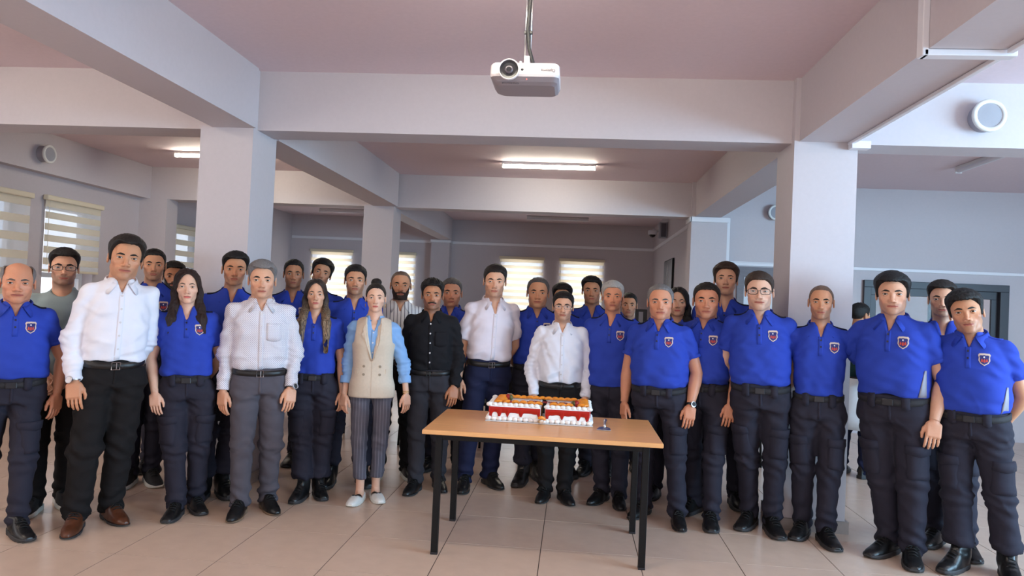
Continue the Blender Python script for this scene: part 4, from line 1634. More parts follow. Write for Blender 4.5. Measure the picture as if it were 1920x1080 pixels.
    # ---- long sleeveless vest over the shirt
    if top == 'vest':
        def vest_sdf(P):
            d = sup(P, zs, w_ + 0.016, df + 0.017, db + 0.014, yc)
            Q = [np.abs(P[0]), P[1], P[2]]
            d = smin(d, cap(Q, (0.04, 0.022, 1.432), (sw - 0.03, 0.018, 1.395), 0.048, 0.058), 0.035)
            d = np.maximum(d, np.maximum(0.83 - P[2], P[2] - 1.47))
            d = np.maximum(d, np.abs(P[0]) - np.interp(P[2], [0.8, 1.2, 1.27, 1.45], [0.3, 0.3, sw - 0.005, sw - 0.02]))
            hem = np.abs(P[0]) - np.clip((P[2] - 1.12) * 0.17, 0.0, 0.052)
            vw = np.maximum(hem, P[1] + 0.0)
            return smax(d, -vw, 0.003)
        VV, VF = net_sparse(vest_sdf, (-0.26, -0.2, 0.79), (0.26, 0.19, 1.52), 0.0095)
        VV = relax(VV, VF, 2, 0.4)
        VV = VV + normals(VV, VF) * (0.0016 * waves(VV, 5, 30, 5))[:, None]
        vest = put('long_vest', VV, VF, M_BEIGE)
        bv = BVHTree.FromPolygons([tuple(v) for v in VV], [tuple(int(i) for i in f) for f in VF])
        for sx in (-1, 1):
            b = MB()
            poly_patch(b, bv, (0, 0, 0), *FR, [(sx * 0.003, 1.125), (sx * 0.056, 1.29), (sx * 0.088, 1.335), (sx * 0.070, 1.352), (sx * 0.080, 1.375), (sx * 0.060, 1.425), (sx * 0.046, 1.40), (sx * 0.034, 1.31)], 0.011, sink=0.012)
            put_mb('lapel', b, M_BEIGE, vest)
            for z in (1.085, 1.02):
                b = MB()
                poly_patch(b, bv, (0, 0, 0), *FR, disc(0.0105, 12, sx * 0.062, z), 0.005, sink=0.005)
                put_mb('button', b, M_BTN_T, vest)
            b = MB()
            patch(b, bv, (sx * 0.115, 0, 1.045), (-sx * 0.25, 1, 0), (1, sx * 0.25, 0), (0, 0, 1), (-0.03, 0.03, -0.02, 0.02), 0.005, (3, 2))
            put_mb('pocket_flap', b, M_BEIGE, vest)
        b = MB()
        patch(b, bv, (0, 0, 0), *FR, (0.0, 0.004, 0.84, 1.12), 0.003, (1, 10), sink=0.006)
        put_mb('front_edge', b, M_BEIGE, vest)

    # ---- trousers
    tk = sp.get('trousers', M_UNIF)
    boots = sp.get('shoes', 'sneaker') == 'boot'
    cargo = sp.get('cargo', tk is M_UNIF)
    legw = sp.get('legw', 1.0) * (0.95 if woman else 1.0)
    hem = sp.get('hem', 0.155 if boots else 0.045)
    legs = {}
    for sx, ft in ((-1, feet[0]), (1, feet[1])):
        A = np.array((ft[0], ft[1] + 0.030, 0.06))
        Hp = np.array((sx * 0.088 * wide, 0.006, 0.87))
        K = (Hp + A) / 2 + np.array((sx * 0.006 + sp.get('knee', 0) * sx, -0.022, 0.02))
        K[2] = 0.475
        legs[sx] = (Hp, K, A)
    zsw = [0.80, 0.88, 0.94, 1.005]
    ww = np.array([0.170, 0.176, 0.170, 0.162]) * wide * (1.0 if not woman else 1.0) + belly * 0.35
    wf = np.array([0.10, 0.106, 0.107, 0.104]) + belly * np.array([0.3, 0.45, 0.65, 0.8])
    wb = np.array([0.118, 0.125, 0.114, 0.098])
    if woman:
        ww = np.array([0.172, 0.176, 0.162, 0.140]) * wide * 0.97

    def trouser_sdf(P):
        d = sup(P, zsw, ww, wf, wb, [0.005] * 4)
        d = np.maximum(d, 0.83 - P[2])
        for sx in (-1, 1):
            Hp, K, A = legs[sx]
            l = chain(P, [Hp, K, A], [0.096 * legw * (0.9 + 0.1 * wide), 0.073 * legw, (0.061 if not boots else 0.070) * legw], 0.03)
            d = smin(d, l, 0.028)
        # parting between the legs
        d = np.maximum(d, np.maximum(hem - P[2], P[2] - 1.003))
        return d
    ex = max(abs(feet[0][0]), abs(feet[1][0]), 0.19 * wide + belly * 0.35) + 0.12
    fy = [feet[0][1], feet[1][1], 0]
    TV, TF = net_sparse(trouser_sdf, (-ex, min(fy) - 0.16 - belly, hem - 0.04), (ex, max(fy) + 0.17, 1.03), 0.0132 * res)
    TV = relax(TV, TF, 2, 0.45)
    N = normals(TV, TF)
    low = sstep(TV[:, 2], 0.30, 0.08)
    knee = np.exp(-((TV[:, 2] - 0.47) / 0.10) ** 2)
    groin = np.exp(-((TV[:, 2] - 0.80) / 0.09) ** 2)
    wv = waves(TV, seed + 20, 20, 5, (1, 1, 0.5))
    ring = np.sin(TV[:, 2] * (95 if boots else 75) + 2.2 * wv + 3.0 * np.arctan2(TV[:, 1], TV[:, 0] - np.sign(TV[:, 0]) * 0.11) * 0.6)
    disp = 0.0034 * waves(TV, seed + 21, 28, 6, (1, 1, 0.35)) + 0.0022 * waves(TV, seed + 31, 60, 6, (0.7, 0.7, 1)) + ring * (0.0090 * low + 0.0062 * knee + 0.0050 * groin) * sp.get('crease', 1.0)
    disp += 0.0055 * np.exp(-(waves(TV, seed + 70, 22, 4, (1, 0.6, 1.3)) / 0.2) ** 2) * (0.35 + low + knee + groin) * sp.get('crease', 1.0)
    if boots:
        disp += 0.012 * np.exp(-((TV[:, 2] - hem - 0.035) / 0.04) ** 2)
    TV = TV + N * disp[:, None]
    trs = put('trousers', TV, TF, tk)
    tb = BVHTree.FromPolygons([tuple(v) for v in TV], [tuple(int(i) for i in f) for f in TF])
    if cargo:
        for sx in (-1, 1):
            Hp, K, A = legs[sx]
            c = Hp + (K - Hp) * 0.62
            D = (-sx * 0.62, 0.78, 0)
            a = ((c[0], c[1], c[2]), D, (0.78, sx * 0.62, 0), (0, 0, 1))
            p = MB()
            patch(p, tb, *a, (-0.058, 0.058, -0.115, 0.06), 0.012, (4, 6), sink=0.02)
            po = put_mb('cargo_pocket', p, tk, trs, True)
            p = MB()
            patch(p, tb, *a, (-0.062, 0.062, 0.035, 0.085), 0.017, (4, 2), sink=0.02, shape=lambda q, r, u, v: (u, v - (0.014 * (1 - abs(2 * q - 1)) if r == 0 else 0)))
            put_mb('pocket_flap', p, tk, trs, True)
    # fly seam
    if top != 'vest':
        p = MB()
        patch(p, tb, (0, 0, 0), *FR, (-0.006, 0.012, 0.835, 0.965), 0.0022, (2, 6), sink=0.006)
        put_mb('fly', p, tk, trs, True)
    # ---- belt
    if not untucked and top not in ('vest',) and zbot > 0.95:
        n = 56
        leather = sp.get('belt', 'web') == 'leather'
        V, F = [], []
        bz = 0.982
        for i in range(n):
            t = 2 * math.pi * i / n
            c_, s_ = math.cos(t), math.sin(t)
            W = float(np.interp(bz, zsw, ww))
            D = float(np.interp(bz, zsw, wf if s_ < 0 else wb))
            e = 2.0 / 2.4
            x = W * abs(c_) ** e * (1 if c_ > 0 else -1)
            y = D * abs(s_) ** e * (1 if s_ > 0 else -1) + 0.005
            for (o, dz) in ((0.001, -0.02), (0.0065, -0.019), (0.0075, 0), (0.0065, 0.019), (0.001, 0.02)):
                L = math.hypot(x, y)
                V.append((x * (1 + o / L), y * (1 + o / L), bz + dz - (0.012 + belly * 0.25) * max(0, -s_)))
        for i in range(n):
            for k in range(4):
                F.append((i * 5 + k, ((i + 1) % n) * 5 + k, ((i + 1) % n) * 5 + k + 1, i * 5 + k + 1))
        bel = put('belt', np.array(V), np.array(F), M_BELT if leather else M_WEBBELT)
        zc = bz - (0.012 + belly * 0.25)
        yf = -float(np.interp(bz, zsw, wf)) + 0.005
        b = MB()
        if leather:
            fr = [(-0.022, 0.021), (0.022, 0.021), (0.022, -0.021), (-0.022, -0.021)]
            b.tube([(x, yf - 0.011, zc + z) for x, z in fr], 0.0035, 6, closed=True)
            b.tube([(0.004, yf - 0.010, zc + 0.02), (0.004, yf - 0.010, zc - 0.02)], 0.0025, 6)
        else:
            b.box(-0.032, 0.03, yf - 0.014, yf - 0.004, zc - 0.020, zc + 0.020, bev=0.004)
        put_mb('buckle', b, M_BUCKLE if leather and sp.get('buckle', True) else M_PLASTBUCKLE, bel)
        if cargo:
            for sx in (-1, 1):
                b = MB()
                patch(b, tb, (sx * 0.085 * wide, 0, 0), *FR, (-0.021, 0.021, 0.925, 0.998), 0.011, (2, 4), sink=0.012, shape=lambda q, r, u, v: (u, v - (0.012 * (1 - abs(2 * q - 1)) if r == 0 else 0)))
                put_mb('belt_tab', b, tk, trs, True)

    # ---- shoes
    sk = sp.get('shoes', 'sneaker')
    sm = sp.get('shoe_mat', M_SHOEBLACK)
    so = sp.get('sole_mat', M_SOLEBLACK)
    sz = (0.93 if woman else 1.0) * s * sp.get('shoe_size', 1.04)
    U, S_, L_ = SHOES[sk]
    key = (sk, sm.name, so.name)
    if key not in MESH_CACHE:
        MESH_CACHE[key] = (mesh_np('shoe', U[0], U[1], sm), mesh_np('sole', S_[0], S_[1], so),
                           L_.mesh('laces', M_LACE if sk != 'loafer' else M_SPEC_STEEL, True) if L_.v else None)
    for sx, ft in ((-1, feet[0]), (1, feet[1])):
        o = link('shoe', MESH_CACHE[key][0], root, (ft[0] * s, ft[1] * s, 0))
        o.rotation_euler = (0, 0, sx * ft[2])
        o.scale = (sz, sz, sz)
        link('sole', MESH_CACHE[key][1], o)
        if MESH_CACHE[key][2]:
            link('laces' if sk != 'loafer' else 'snaffle', MESH_CACHE[key][2], o)

    # ---- body: head, neck and chest, arms and hands as one mesh
    hm = sp.get('head', {})
    wid, jaw, fat, nose, chin = (hm.get(k, 0.0) for k in ('wid', 'jaw', 'fat', 'nose', 'chin'))
    _r = random.Random(seed * 7 + 3)
    wid += 0.07 + _r.uniform(-0.022, 0.022)
    jaw += _r.uniform(-0.05, 0.05)
    nose += _r.uniform(-0.3, 0.7) * (0.3 if woman else 1.0)
    chin += _r.uniform(-0.35, 0.35)
    if woman:
        wid, jaw = wid - 0.05, jaw - 0.06
    hy, hp, hr = sp.get('look', (0, 0, 0))  # yaw (to image right +), pitch (down +), roll
    chin_z = 1.75 - (0.225 + sp.get('hairtop', 0.017)) * hs

    def morph(V, turn=True):
        V = np.array(V, float)
        z = V[:, 2].copy()
        inhead = sstep(z, -0.03, 0.02)
        V[:, 0] *= 1 + wid * inhead
        V[:, 0] *= 1 + jaw * inhead * sstep(z, 0.085, 0.02)
        g = np.exp(-((np.abs(V[:, 0]) - 0.045) / 0.03) ** 2 - ((z - 0.045) / 0.035) ** 2) * sstep(V[:, 1], 0.05, -0.04)
        V[:, 0] += np.sign(V[:, 0]) * fat * 0.010 * g
        g2 = np.exp(-(V[:, 0] / 0.045) ** 2 - ((z + 0.012) / 0.022) ** 2 - ((V[:, 1] + 0.045) / 0.04) ** 2)
        V[:, 1] -= fat * 0.012 * g2
        V[:, 2] -= fat * 0.010 * g2
        V[:, 0] *= 1 + fat * 0.07 * np.exp(-((z + 0.04) / 0.05) ** 2)
        gn = np.exp(-(V[:, 0] / 0.012) ** 2 - ((z - 0.085) / 0.02) ** 2) * sstep(V[:, 1], -0.085, -0.1)
        V[:, 1] -= nose * 0.008 * gn
        V[:, 2] -= chin * 0.01 * sstep(z, 0.05, 0.0) * inhead
        if turn:
            wgt = sstep(z, -0.075, 0.03)
            piv = np.array((0, 0.02, -0.01))
            a = hy * wgt
            q = V - piv
            c_, s_ = np.cos(a), np.sin(a)
            q = np.stack([q[:, 0] * c_ - q[:, 1] * s_, q[:, 0] * s_ + q[:, 1] * c_, q[:, 2]], 1)
            a = hp * wgt
            c_, s_ = np.cos(a), np.sin(a)
            q = np.stack([q[:, 0], q[:, 1] * c_ - q[:, 2] * s_, q[:, 1] * s_ + q[:, 2] * c_], 1)
            a = hr * wgt
            c_, s_ = np.cos(a), np.sin(a)
            q = np.stack([q[:, 0] * c_ + q[:, 2] * s_, q[:, 1], -q[:, 0] * s_ + q[:, 2] * c_], 1)
            V = q + piv
        V = V * hs
        V[:, 1] -= 0.014
        V[:, 2] += chin_z
        return V

    V0 = np.concatenate([HV, LV])
    F0 = np.concatenate([HF, LF + len(HV)])
    C = np.tile(tone, (len(V0), 1))
    lip = np.maximum(np.exp(-((V0[:, 0] / 0.021) ** 4) - ((V0[:, 2] - 0.0455) / 0.0075) ** 4) * sstep(V0[:, 1], -0.076, -0.084), 0)
    lipc = np.array(srgb((190, 92, 88) if woman else (160, 88, 76))[:3])
    lw = (lip * (0.85 if woman else 0.75))[:, None]
    C = C * (1 - lw) + lipc * lw
    st = sp.get('stubble', 0.0 if woman else 0.25)
    if st:
        ax = np.abs(V0[:, 0])
        zl = np.interp(ax, [0, 0.024, 0.036, 0.05, 0.066], [0.034, 0.038, 0.052, 0.08, 0.115])
        jawm = sstep(V0[:, 2], zl + 0.008, zl - 0.004) * sstep(V0[:, 2], -0.05, -0.01) * sstep(V0[:, 1], 0.012, -0.01)
        mou = sstep(np.abs(V0[:, 2] - (0.0585 - 0.2 * ax)), 0.009, 0.004) * sstep(ax, 0.034, 0.026) * (V0[:, 1] < -0.07)
        side = sstep(np.abs(ax - 0.031), 0.010, 0.004) * sstep(np.abs(V0[:, 2] - 0.042), 0.024, 0.014)
        mk = np.clip(np.maximum(np.maximum(jawm, mou), side) * (1 - lip), 0, 1)[:, None]
        C = C * (1 - st * mk) + np.array(srgb((84, 70, 66))[:3]) * st * mk
    red = (0.10 if woman else 0.22) * np.maximum(gauss(V0, (0, -0.105, 0.08), 0.016), np.maximum(gauss(V0, (0.043, -0.065, 0.075), 0.02), gauss(V0, (-0.043, -0.065, 0.075), 0.02)))[:, None]
    C = C * (1 - red) + np.array(srgb((206, 122, 100))[:3]) * red
    hv0 = morph(V0)
    # the chest stays under the cloth
    dd = sup([hv0[:, 0], hv0[:, 1], hv0[:, 2]], zs, w_, df, db, yc)
    Qd = [np.abs(hv0[:, 0]), hv0[:, 1], hv0[:, 2]]
    dd = smin(dd, cap(Qd, (0.04, 0.022, 1.432), (sw - 0.01, 0.018, 1.382), 0.040, 0.052), 0.035)
    pin = np.clip(dd + 0.008, 0, 0.2) * sstep(hv0[:, 2], 1.47, 1.43)
    hv0[:, 1] -= np.sign(hv0[:, 1] - 0.005) * pin * 1.15
    okc = (hv0[:, 2] > 1.30)
    keepf = okc[F0].all(1)
    F0 = F0[keepf]
    parts_v, parts_f, parts_c = [hv0], [F0], [C]
    off = len(V0)
    for sx in (-1, 1):
        S, E, Wp, tw, show, nm = J[sx]
        # arm as a tapering tube that runs into the wrist of the hand
        st_ = slv if slv <= 1 else None
        key = [(S, 0.045), (S + (E - S) * 0.45, 0.047), (S + (E - S) * 0.8, 0.043), (E, 0.040), (E + (Wp - E) * 0.25, 0.043), (E + (Wp - E) * 0.6, 0.036), (E + (Wp - E) * 0.88, 0.0275), (Wp, 0.0255)]
        pts = [np.array(q[0]) for q in key]
        rs = [q[1] * slim * sp.get('armw', 1.0) * (0.72 if slv > 1 else 1.0) for q in key]
        if slv > 1:
            rs[-1], rs[-2] = 0.0255 * slim, 0.026 * slim
        rs[0] *= 0.8
        mb = MB().tube([tuple(q) for q in pts], rs, 18, caps=False)
        av, af = np.array([tuple(v) for v in mb.v]), np.array(mb.f)
        parts_v.append(av)
        parts_f.append(af + off)
        parts_c.append(np.tile(tone, (len(av), 1)))
        off += len(av)
        if show:
            hd = (Wp - E) / np.linalg.norm(Wp - E)
            if not (isinstance(nm, str) and nm in ('around', 'waist')):
                hd = hd * 0.55 + np.array((0, 0.0, -1.0)) * 0.45
                hd /= np.linalg.norm(hd)
            zc = -hd
            yc_ = np.array((0, 1.0, 0)) - zc * zc[1]
            yc_ /= np.linalg.norm(yc_)
            xc = np.cross(yc_, zc)
            R = np.stack([xc, yc_, zc], 1)
            gv = GV.copy() * (0.93 if woman else 1.02)
            gf = GF
            if sx < 0:
                gv[:, 0] *= -1
                gf = GF[:, ::-1]
            a = -sx * tw
            gv = np.stack([gv[:, 0] * math.cos(a) - gv[:, 1] * math.sin(a), gv[:, 0] * math.sin(a) + gv[:, 1] * math.cos(a), gv[:, 2]], 1)
            gv = gv @ R.T + Wp
            parts_v.append(gv)
            parts_f.append(gf + off)
            parts_c.append(np.tile(tone * np.array((1.0, 0.95, 0.93)), (len(gv), 1)))
            off += len(gv)
    if sp.get('ankles'):
        for sx, ft in ((-1, feet[0]), (1, feet[1])):
            mb = MB().tube([(ft[0], ft[1] + 0.045, 0.30), (ft[0], ft[1] + 0.045, 0.16), (ft[0], ft[1] + 0.04, 0.09), (ft[0], ft[1] + 0.03, 0.05), (ft[0] - sx * 0.0, ft[1] - 0.06, 0.045)], [0.045, 0.035, 0.033, 0.036, 0.028], 16)
            av = np.array([tuple(v) for v in mb.v])
            af = np.array([f for f in mb.f if len(f) == 4])
            parts_v.append(av)
            parts_f.append(af + off)
            parts_c.append(np.tile(tone, (len(av), 1)))
            off += len(av)
    body = put('body', np.concatenate(parts_v), np.concatenate(parts_f), M_SKIN, root, np.concatenate(parts_c))
    for sx in (1, -1):
        v, f, k = EYES[sx]
        put('eye', morph(v), f, M_EYE, body, k)
        bw = BROWS[(sx, 'woman' if woman else 'man')]
        put('eyebrow', morph(bw[0]), bw[1], HAIRC[sp.get('brow', 'black')], body)
    lv, lf, lk = LIPS
    lc = np.where(lk[:, None] == 0, tone * 0.6 + lipc * 0.4, np.where(lk[:, None] == 2, np.array(srgb((70, 34, 30))[:3]), lipc * np.where(lk[:, None] > 1.1, 1.15, 0.85)))
    put('lips', morph(lv), lf, M_SKIN, body, lc)
    if sp.get('hair'):
        hv, hf = HAIR[sp['hair']]
        put('hair', morph(hv), hf, HAIRC[sp.get('hairc', 'black')])
    if sp.get('beard'):
        hv, hf = BEARD[sp['beard']]
        put('beard', morph(hv), hf, HAIRC[sp.get('beardc', 'dark')])
    if sp.get('glasses'):
        gl = empty('glasses')
        gl.parent = root
        mm = M_SPEC_BLACK if sp['glasses'] == 'black' else M_SPEC_STEEL
        rr = 0.0019 if sp['glasses'] == 'black' else 0.0013
        fr = MB()
        yg = -0.103
        for sx in (-1, 1):
            lp = []
            for t in np.linspace(0, 2 * math.pi, 21)[:-1]:
                c_, s_ = math.cos(t), math.sin(t)
                e = 0.55
                lp.append((sx * 0.0335 + 0.0255 * abs(c_) ** e * (1 if c_ > 0 else -1), yg + 0.12 * (abs(sx * 0.0335 + 0.0255 * c_) - 0.01) ** 2 * 10, 0.1105 + 0.0165 * abs(s_) ** e * (1 if s_ > 0 else -1)))
            fr.tube(lp, rr, 6, closed=True)
            fr.tube([(sx * 0.059, yg + 0.012, 0.116), (sx * 0.0745, -0.06, 0.117), (sx * 0.0785, 0.005, 0.116), (sx * 0.078, 0.025, 0.105)], rr, 6)
        fr.tube([(-0.0085, yg + 0.001, 0.114), (0, yg - 0.002, 0.117), (0.0085, yg + 0.001, 0.114)], rr, 6)
        fr.v = [tuple(q) for q in morph(np.array([tuple(v) for v in fr.v]))]
        put_mb('spectacle_frame', fr, mm, gl, True)
        for sx in (-1, 1):
            ln = MB()
            ln.add([tuple(q) for q in morph(np.array([(sx * 0.0335 + 0.024 * abs(math.cos(t)) ** 0.55 * (1 if math.cos(t) > 0 else -1), yg + 0.005, 0.1105 + 0.0155 * abs(math.sin(t)) ** 0.55 * (1 if math.sin(t) > 0 else -1)) for t in np.linspace(0, 2 * math.pi, 21)[:-1]]))], [tuple(range(20))])
            put_mb('lens', ln, M_LENS, gl)
    if sp.get('watch') is not None:
        sx, steel = sp['watch']
        S, E, Wp, _, _, _ = J[sx]
        d = (Wp - E) / np.linalg.norm(Wp - E)
        wt = empty('wristwatch')
        wt.parent = root
        T = Wp - d * 0.004
        r = 0.0315 if slv < 1.5 else 0.036
        put_mb('strap', MB().tube([tuple(T + d * a) for a in (-0.009, -0.007, 0.007, 0.009)], [r * 0.94, r, r, r * 0.94], 22, caps=False), M_METAL if steel else M_BELT, wt, True)
        D = np.array((sx * 0.62, -0.78, 0.0))
        D = D - d * (D @ d)
        D /= np.linalg.norm(D)
        put_mb('dial', MB().tube([tuple(T + D * (r - 0.004)), tuple(T + D * (r + 0.008)), tuple(T + D * (r + 0.009))], [0.021, 0.021, 0.016], 20), M_METAL, wt, False)
        put_mb('dial_face', MB().tube([tuple(T + D * (r + 0.0085)), tuple(T + D * (r + 0.0098))], 0.0155, 20), M_SOLEBLACK if not steel else M_BTN_W, wt)
    if sp.get('earrings'):
        for sx in (-1, 1):
            e = MB()
            c = morph(np.array([(sx * 0.079, 0.012, 0.062)]))[0]
            e.tube([(c[0] + 0.0, c[1] - 0.011 * math.cos(t), c[2] - 0.014 + 0.014 * math.sin(t)) for t in np.linspace(0, 2 * math.pi, 13)[:-1]], 0.0022, 5, closed=True)
            put_mb('earring', e, M_GOLD)
    if sp.get('bracelet'):
        sx = sp['bracelet']
        S, E, Wp, _, _, _ = J[sx]
        d = (Wp - E) / np.linalg.norm(Wp - E)
        for q in (-0.005, -0.018):
            T = Wp + d * q
            put_mb('bracelet', MB().tube([tuple(T - d * 0.002), tuple(T), tuple(T + d * 0.002)], [0.0285, 0.0295, 0.0285], 20, caps=False), M_GOLD, root, True)
    if top == 'apron':
        ringv, ringf = [], []
        n = 40
        prof = [(0.985, 0.172, 0.118), (0.90, 0.192, 0.140), (0.75, 0.205, 0.155), (0.60, 0.215, 0.165), (0.48, 0.222, 0.170), (0.482, 0.216, 0.164), (0.75, 0.199, 0.149), (0.98, 0.166, 0.112)]
        for (z, a, b) in prof:
            for k in range(n):
                t = 2 * math.pi * k / n
                q = 1 + 0.02 * math.sin(9 * t) * (1 - (z - 0.48) / 0.5)
                ringv.append((a * q * math.cos(t), 0.005 + b * q * math.sin(t), z))
        for i in range(len(prof) - 1):
            for k in range(n):
                ringf.append((i * n + k, (i + 1) * n + k, (i + 1) * n + (k + 1) % n, i * n + (k + 1) % n))
        put('apron', np.array(ringv), np.array(ringf)[:, ::-1], M_APRON)
    return root

# ------------------------------------------------------------------ table with the cake
M_WOOD = mat('beech_laminate', (230, 168, 110), 0.34, bump=0.03, scale=5, stretch=(1, 14, 1), var=0.12)
M_WOODEDGE = mat('beech_edge', (232, 172, 112), 0.4, bump=0.03, scale=6, stretch=(1, 10, 1), var=0.08)
TZ = 0.755
t = empty('table', (-0.155, 4.68, 0))
tag(t, 'beech topped table with black square steel legs holding the cake', 'table')
HX, HY = 0.705, 0.43
mb = MB().box(-HX, HX, -HY, HY, TZ - 0.028, TZ, bev=0.007)
top_o = mb.build('table_top', M_WOOD, t)
MB().box(-HX + 0.002, HX - 0.002, -HY - 0.0015, -HY + 0.004, TZ - 0.024, TZ - 0.006).build('edge_strip', M_WOODEDGE, top_o)
fr = MB()
LX, LY = 0.615, 0.335
for sy in (-1, 1):
    fr.box(-LX, LX, sy * LY - 0.016, sy * LY + 0.016, TZ - 0.07, TZ - 0.0285, bev=0.003)
for sx in (-1, 1):
    fr.box(sx * LX - 0.016, sx * LX + 0.016, -LY, LY, TZ - 0.069, TZ - 0.0285, bev=0.003)
fr.build('frame', M_BLACK, t)
for sx in (-1, 1):
    for sy in (-1, 1):
        l = MB().box(sx * LX - 0.02, sx * LX + 0.02, sy * LY - 0.02, sy * LY + 0.02, 0.012, TZ - 0.0285, bev=0.003).build('leg', M_BLACK, t)
        MB().box(sx * LX - 0.021, sx * LX + 0.021, sy * LY - 0.021, sy * LY + 0.021, 0.0, 0.014, bev=0.003).build('foot_cap', M_PLASTBUCKLE, l)

M_CREAM = mat('whipped_cream', (244, 242, 240), 0.55, bump=0.15, scale=70)
M_GLAZE = mat('red_glaze', (176, 26, 20), 0.25, bump=0.1, scale=30, stretch=(0.3, 0.3, 4), var=0.12)
M_SPONGE = mat('sponge', (196, 156, 110), 0.9, bump=0.5, scale=120, var=0.4)
M_ORANGE = mat('mandarin', (234, 138, 32), 0.3, bump=0.2, scale=90, var=0.2)
M_BERRY = mat('red_berry', (164, 32, 24), 0.3, bump=0.3, scale=200, var=0.2)
M_LEAF = mat('kiwi_green', (96, 92, 48), 0.5, bump=0.3, scale=120, var=0.3)
M_BOARD = mat('silver_board', (208, 206, 206), 0.35, bump=0.05, scale=60)
cake = empty('cake', (-0.19, 4.885, TZ + 0.0005))
tag(cake, 'large rectangular cake with red glaze, white cream and orange slices', 'cake')
MB().box(-0.345, 0.345, -0.215, 0.205, 0.0005, 0.008, bev=0.002).build('cake_board', M_BOARD, cake)
CH = 0.105
YF = -0.192
for (x0, x1) in ((-0.325, 0.008), (0.036, 0.325)):
    body = MB().box(x0, x1, YF, 0.185, 0.008, CH, bev=0.012).build('cake_half', M_CREAM, cake)
    # glaze with drips on the front
    n = 46
    poly = [(x0 + 0.002, CH - 0.012), (x1 - 0.002, CH - 0.012)]
    rr = random.Random(5 if x0 < 0 else 8)
    low = []
    k = 0
    xs = np.linspace(x1 - 0.002, x0 + 0.002, n)
    drips = [x0 + (x1 - x0) * q for q in ((0.03, 0.20, 0.36, 0.62, 0.97) if x0 < 0 else (0.05, 0.38, 0.74, 0.94))]
    dl = [0.06, 0.055, 0.034, 0.04, 0.03] if x0 < 0 else [0.05, 0.036, 0.05, 0.07]
    for x in xs:
        z = CH - 0.046 + 0.004 * math.sin(x * 60)
        for q, L in zip(drips, dl):
            z = min(z, CH - 0.03 - L * math.exp(-((x - q) / 0.009) ** 2) - 0.016)
        low.append((x, max(z, 0.02)))
    g = MB()
    V, F = [], []
    for (x, z) in low:
        V += [(x, YF - 0.004, CH - 0.010), (x, YF - 0.005, z + 0.004), (x, YF - 0.001, z), (x, YF + 0.004, CH - 0.008)]
    for i in range(n - 1):
        for q in range(3):
            F.append((i * 4 + q, i * 4 + q + 1, i * 4 + 5 + q, i * 4 + 4 + q))
    g.add(V, F)
    g.build('glaze', M_GLAZE, body, True)
    ends = x0 if x0 < 0 else x1
    sgn = -1 if x0 < 0 else 1
    MB().box(min(ends, ends + sgn * 0.004), max(ends, ends + sgn * 0.004), YF + 0.01, 0.17, CH - 0.05, CH - 0.012, bev=0.0015).build('glaze_side', M_GLAZE, body)
    cut = x1 if x0 < 0 else x0
    MB().box(cut - 0.0012, cut + 0.0012, YF + 0.014, 0.17, 0.012, CH - 0.016).build('cut_face', M_SPONGE, body)


def blob(rx, ry, rz, seed, amp=0.12, n=10, m=7, mats=M_CREAM, name='shell'):
    r = random.Random(seed)
    V, F = [], []
    ph = [r.uniform(0, 6) for _ in range(4)]
    for j in range(m + 1):
        th = math.pi * j / m
        for i in range(n):
            a = 2 * math.pi * i / n
            q = 1 + amp * math.sin(3 * a + ph[0]) * math.sin(2 * th + ph[1]) + amp * 0.6 * math.sin(5 * a + ph[2])
            V.append((rx * q * math.sin(th) * math.cos(a), ry * q * math.sin(th) * math.sin(a), rz * q * math.cos(th)))
    for j in range(m):
        for i in range(n):
            F.append((j * n + i, (j + 1) * n + i, (j + 1) * n + (i + 1) % n, j * n + (i + 1) % n))
    me = MB().add(V, F).mesh(name, mats, True)
    return me


shell_me = [blob(0.021, 0.016, 0.014, q) for q in range(3)]
k = 0
for x in np.arange(-0.325, 0.33, 0.034):
    if abs(x - 0.022) > 0.02:
        link('cream_shell', shell_me[k % 3], cake, (x, YF - 0.008, 0.020))
        link('cream_shell', shell_me[(k + 1) % 3], cake, (x, YF + 0.014, CH + 0.002))
        link('cream_shell', shell_me[(k + 2) % 3], cake, (x, 0.175, CH + 0.002))
    k += 1
for y in np.arange(-0.15, 0.17, 0.04):
    for x in (-0.318, 0.318):
        link('cream_shell', shell_me[k % 3], cake, (x, y, CH + 0.001))
        link('cream_shell', shell_me[k % 3], cake, (x * 1.035, y, 0.02))
        k += 1
slice_me = []
for q in range(3):
    b = MB()
    pts = [(0.024 * math.cos(a), 0.0, 0.013 * math.sin(a)) for a in np.linspace(0, math.pi, 9)]
    b.tube([(0.026 * math.cos(a), 0.006 * math.sin(a), 0.004 + 0.012 * math.sin(a)) for a in np.linspace(0.15, math.pi - 0.15, 8)], [0.004, 0.008, 0.0105, 0.012, 0.012, 0.0105, 0.008, 0.004], 8)
    slice_me.append(b.mesh('orange_slice', M_ORANGE, True))
rr = random.Random(3)


def put_slice(x, y, rz):
    o = link('orange_slice', slice_me[rr.randrange(3)], cake, (x, y, CH + 0.003))
    o.rotation_euler = (rr.uniform(-0.3, 0.3), 0, rz + rr.uniform(-0.2, 0.2))


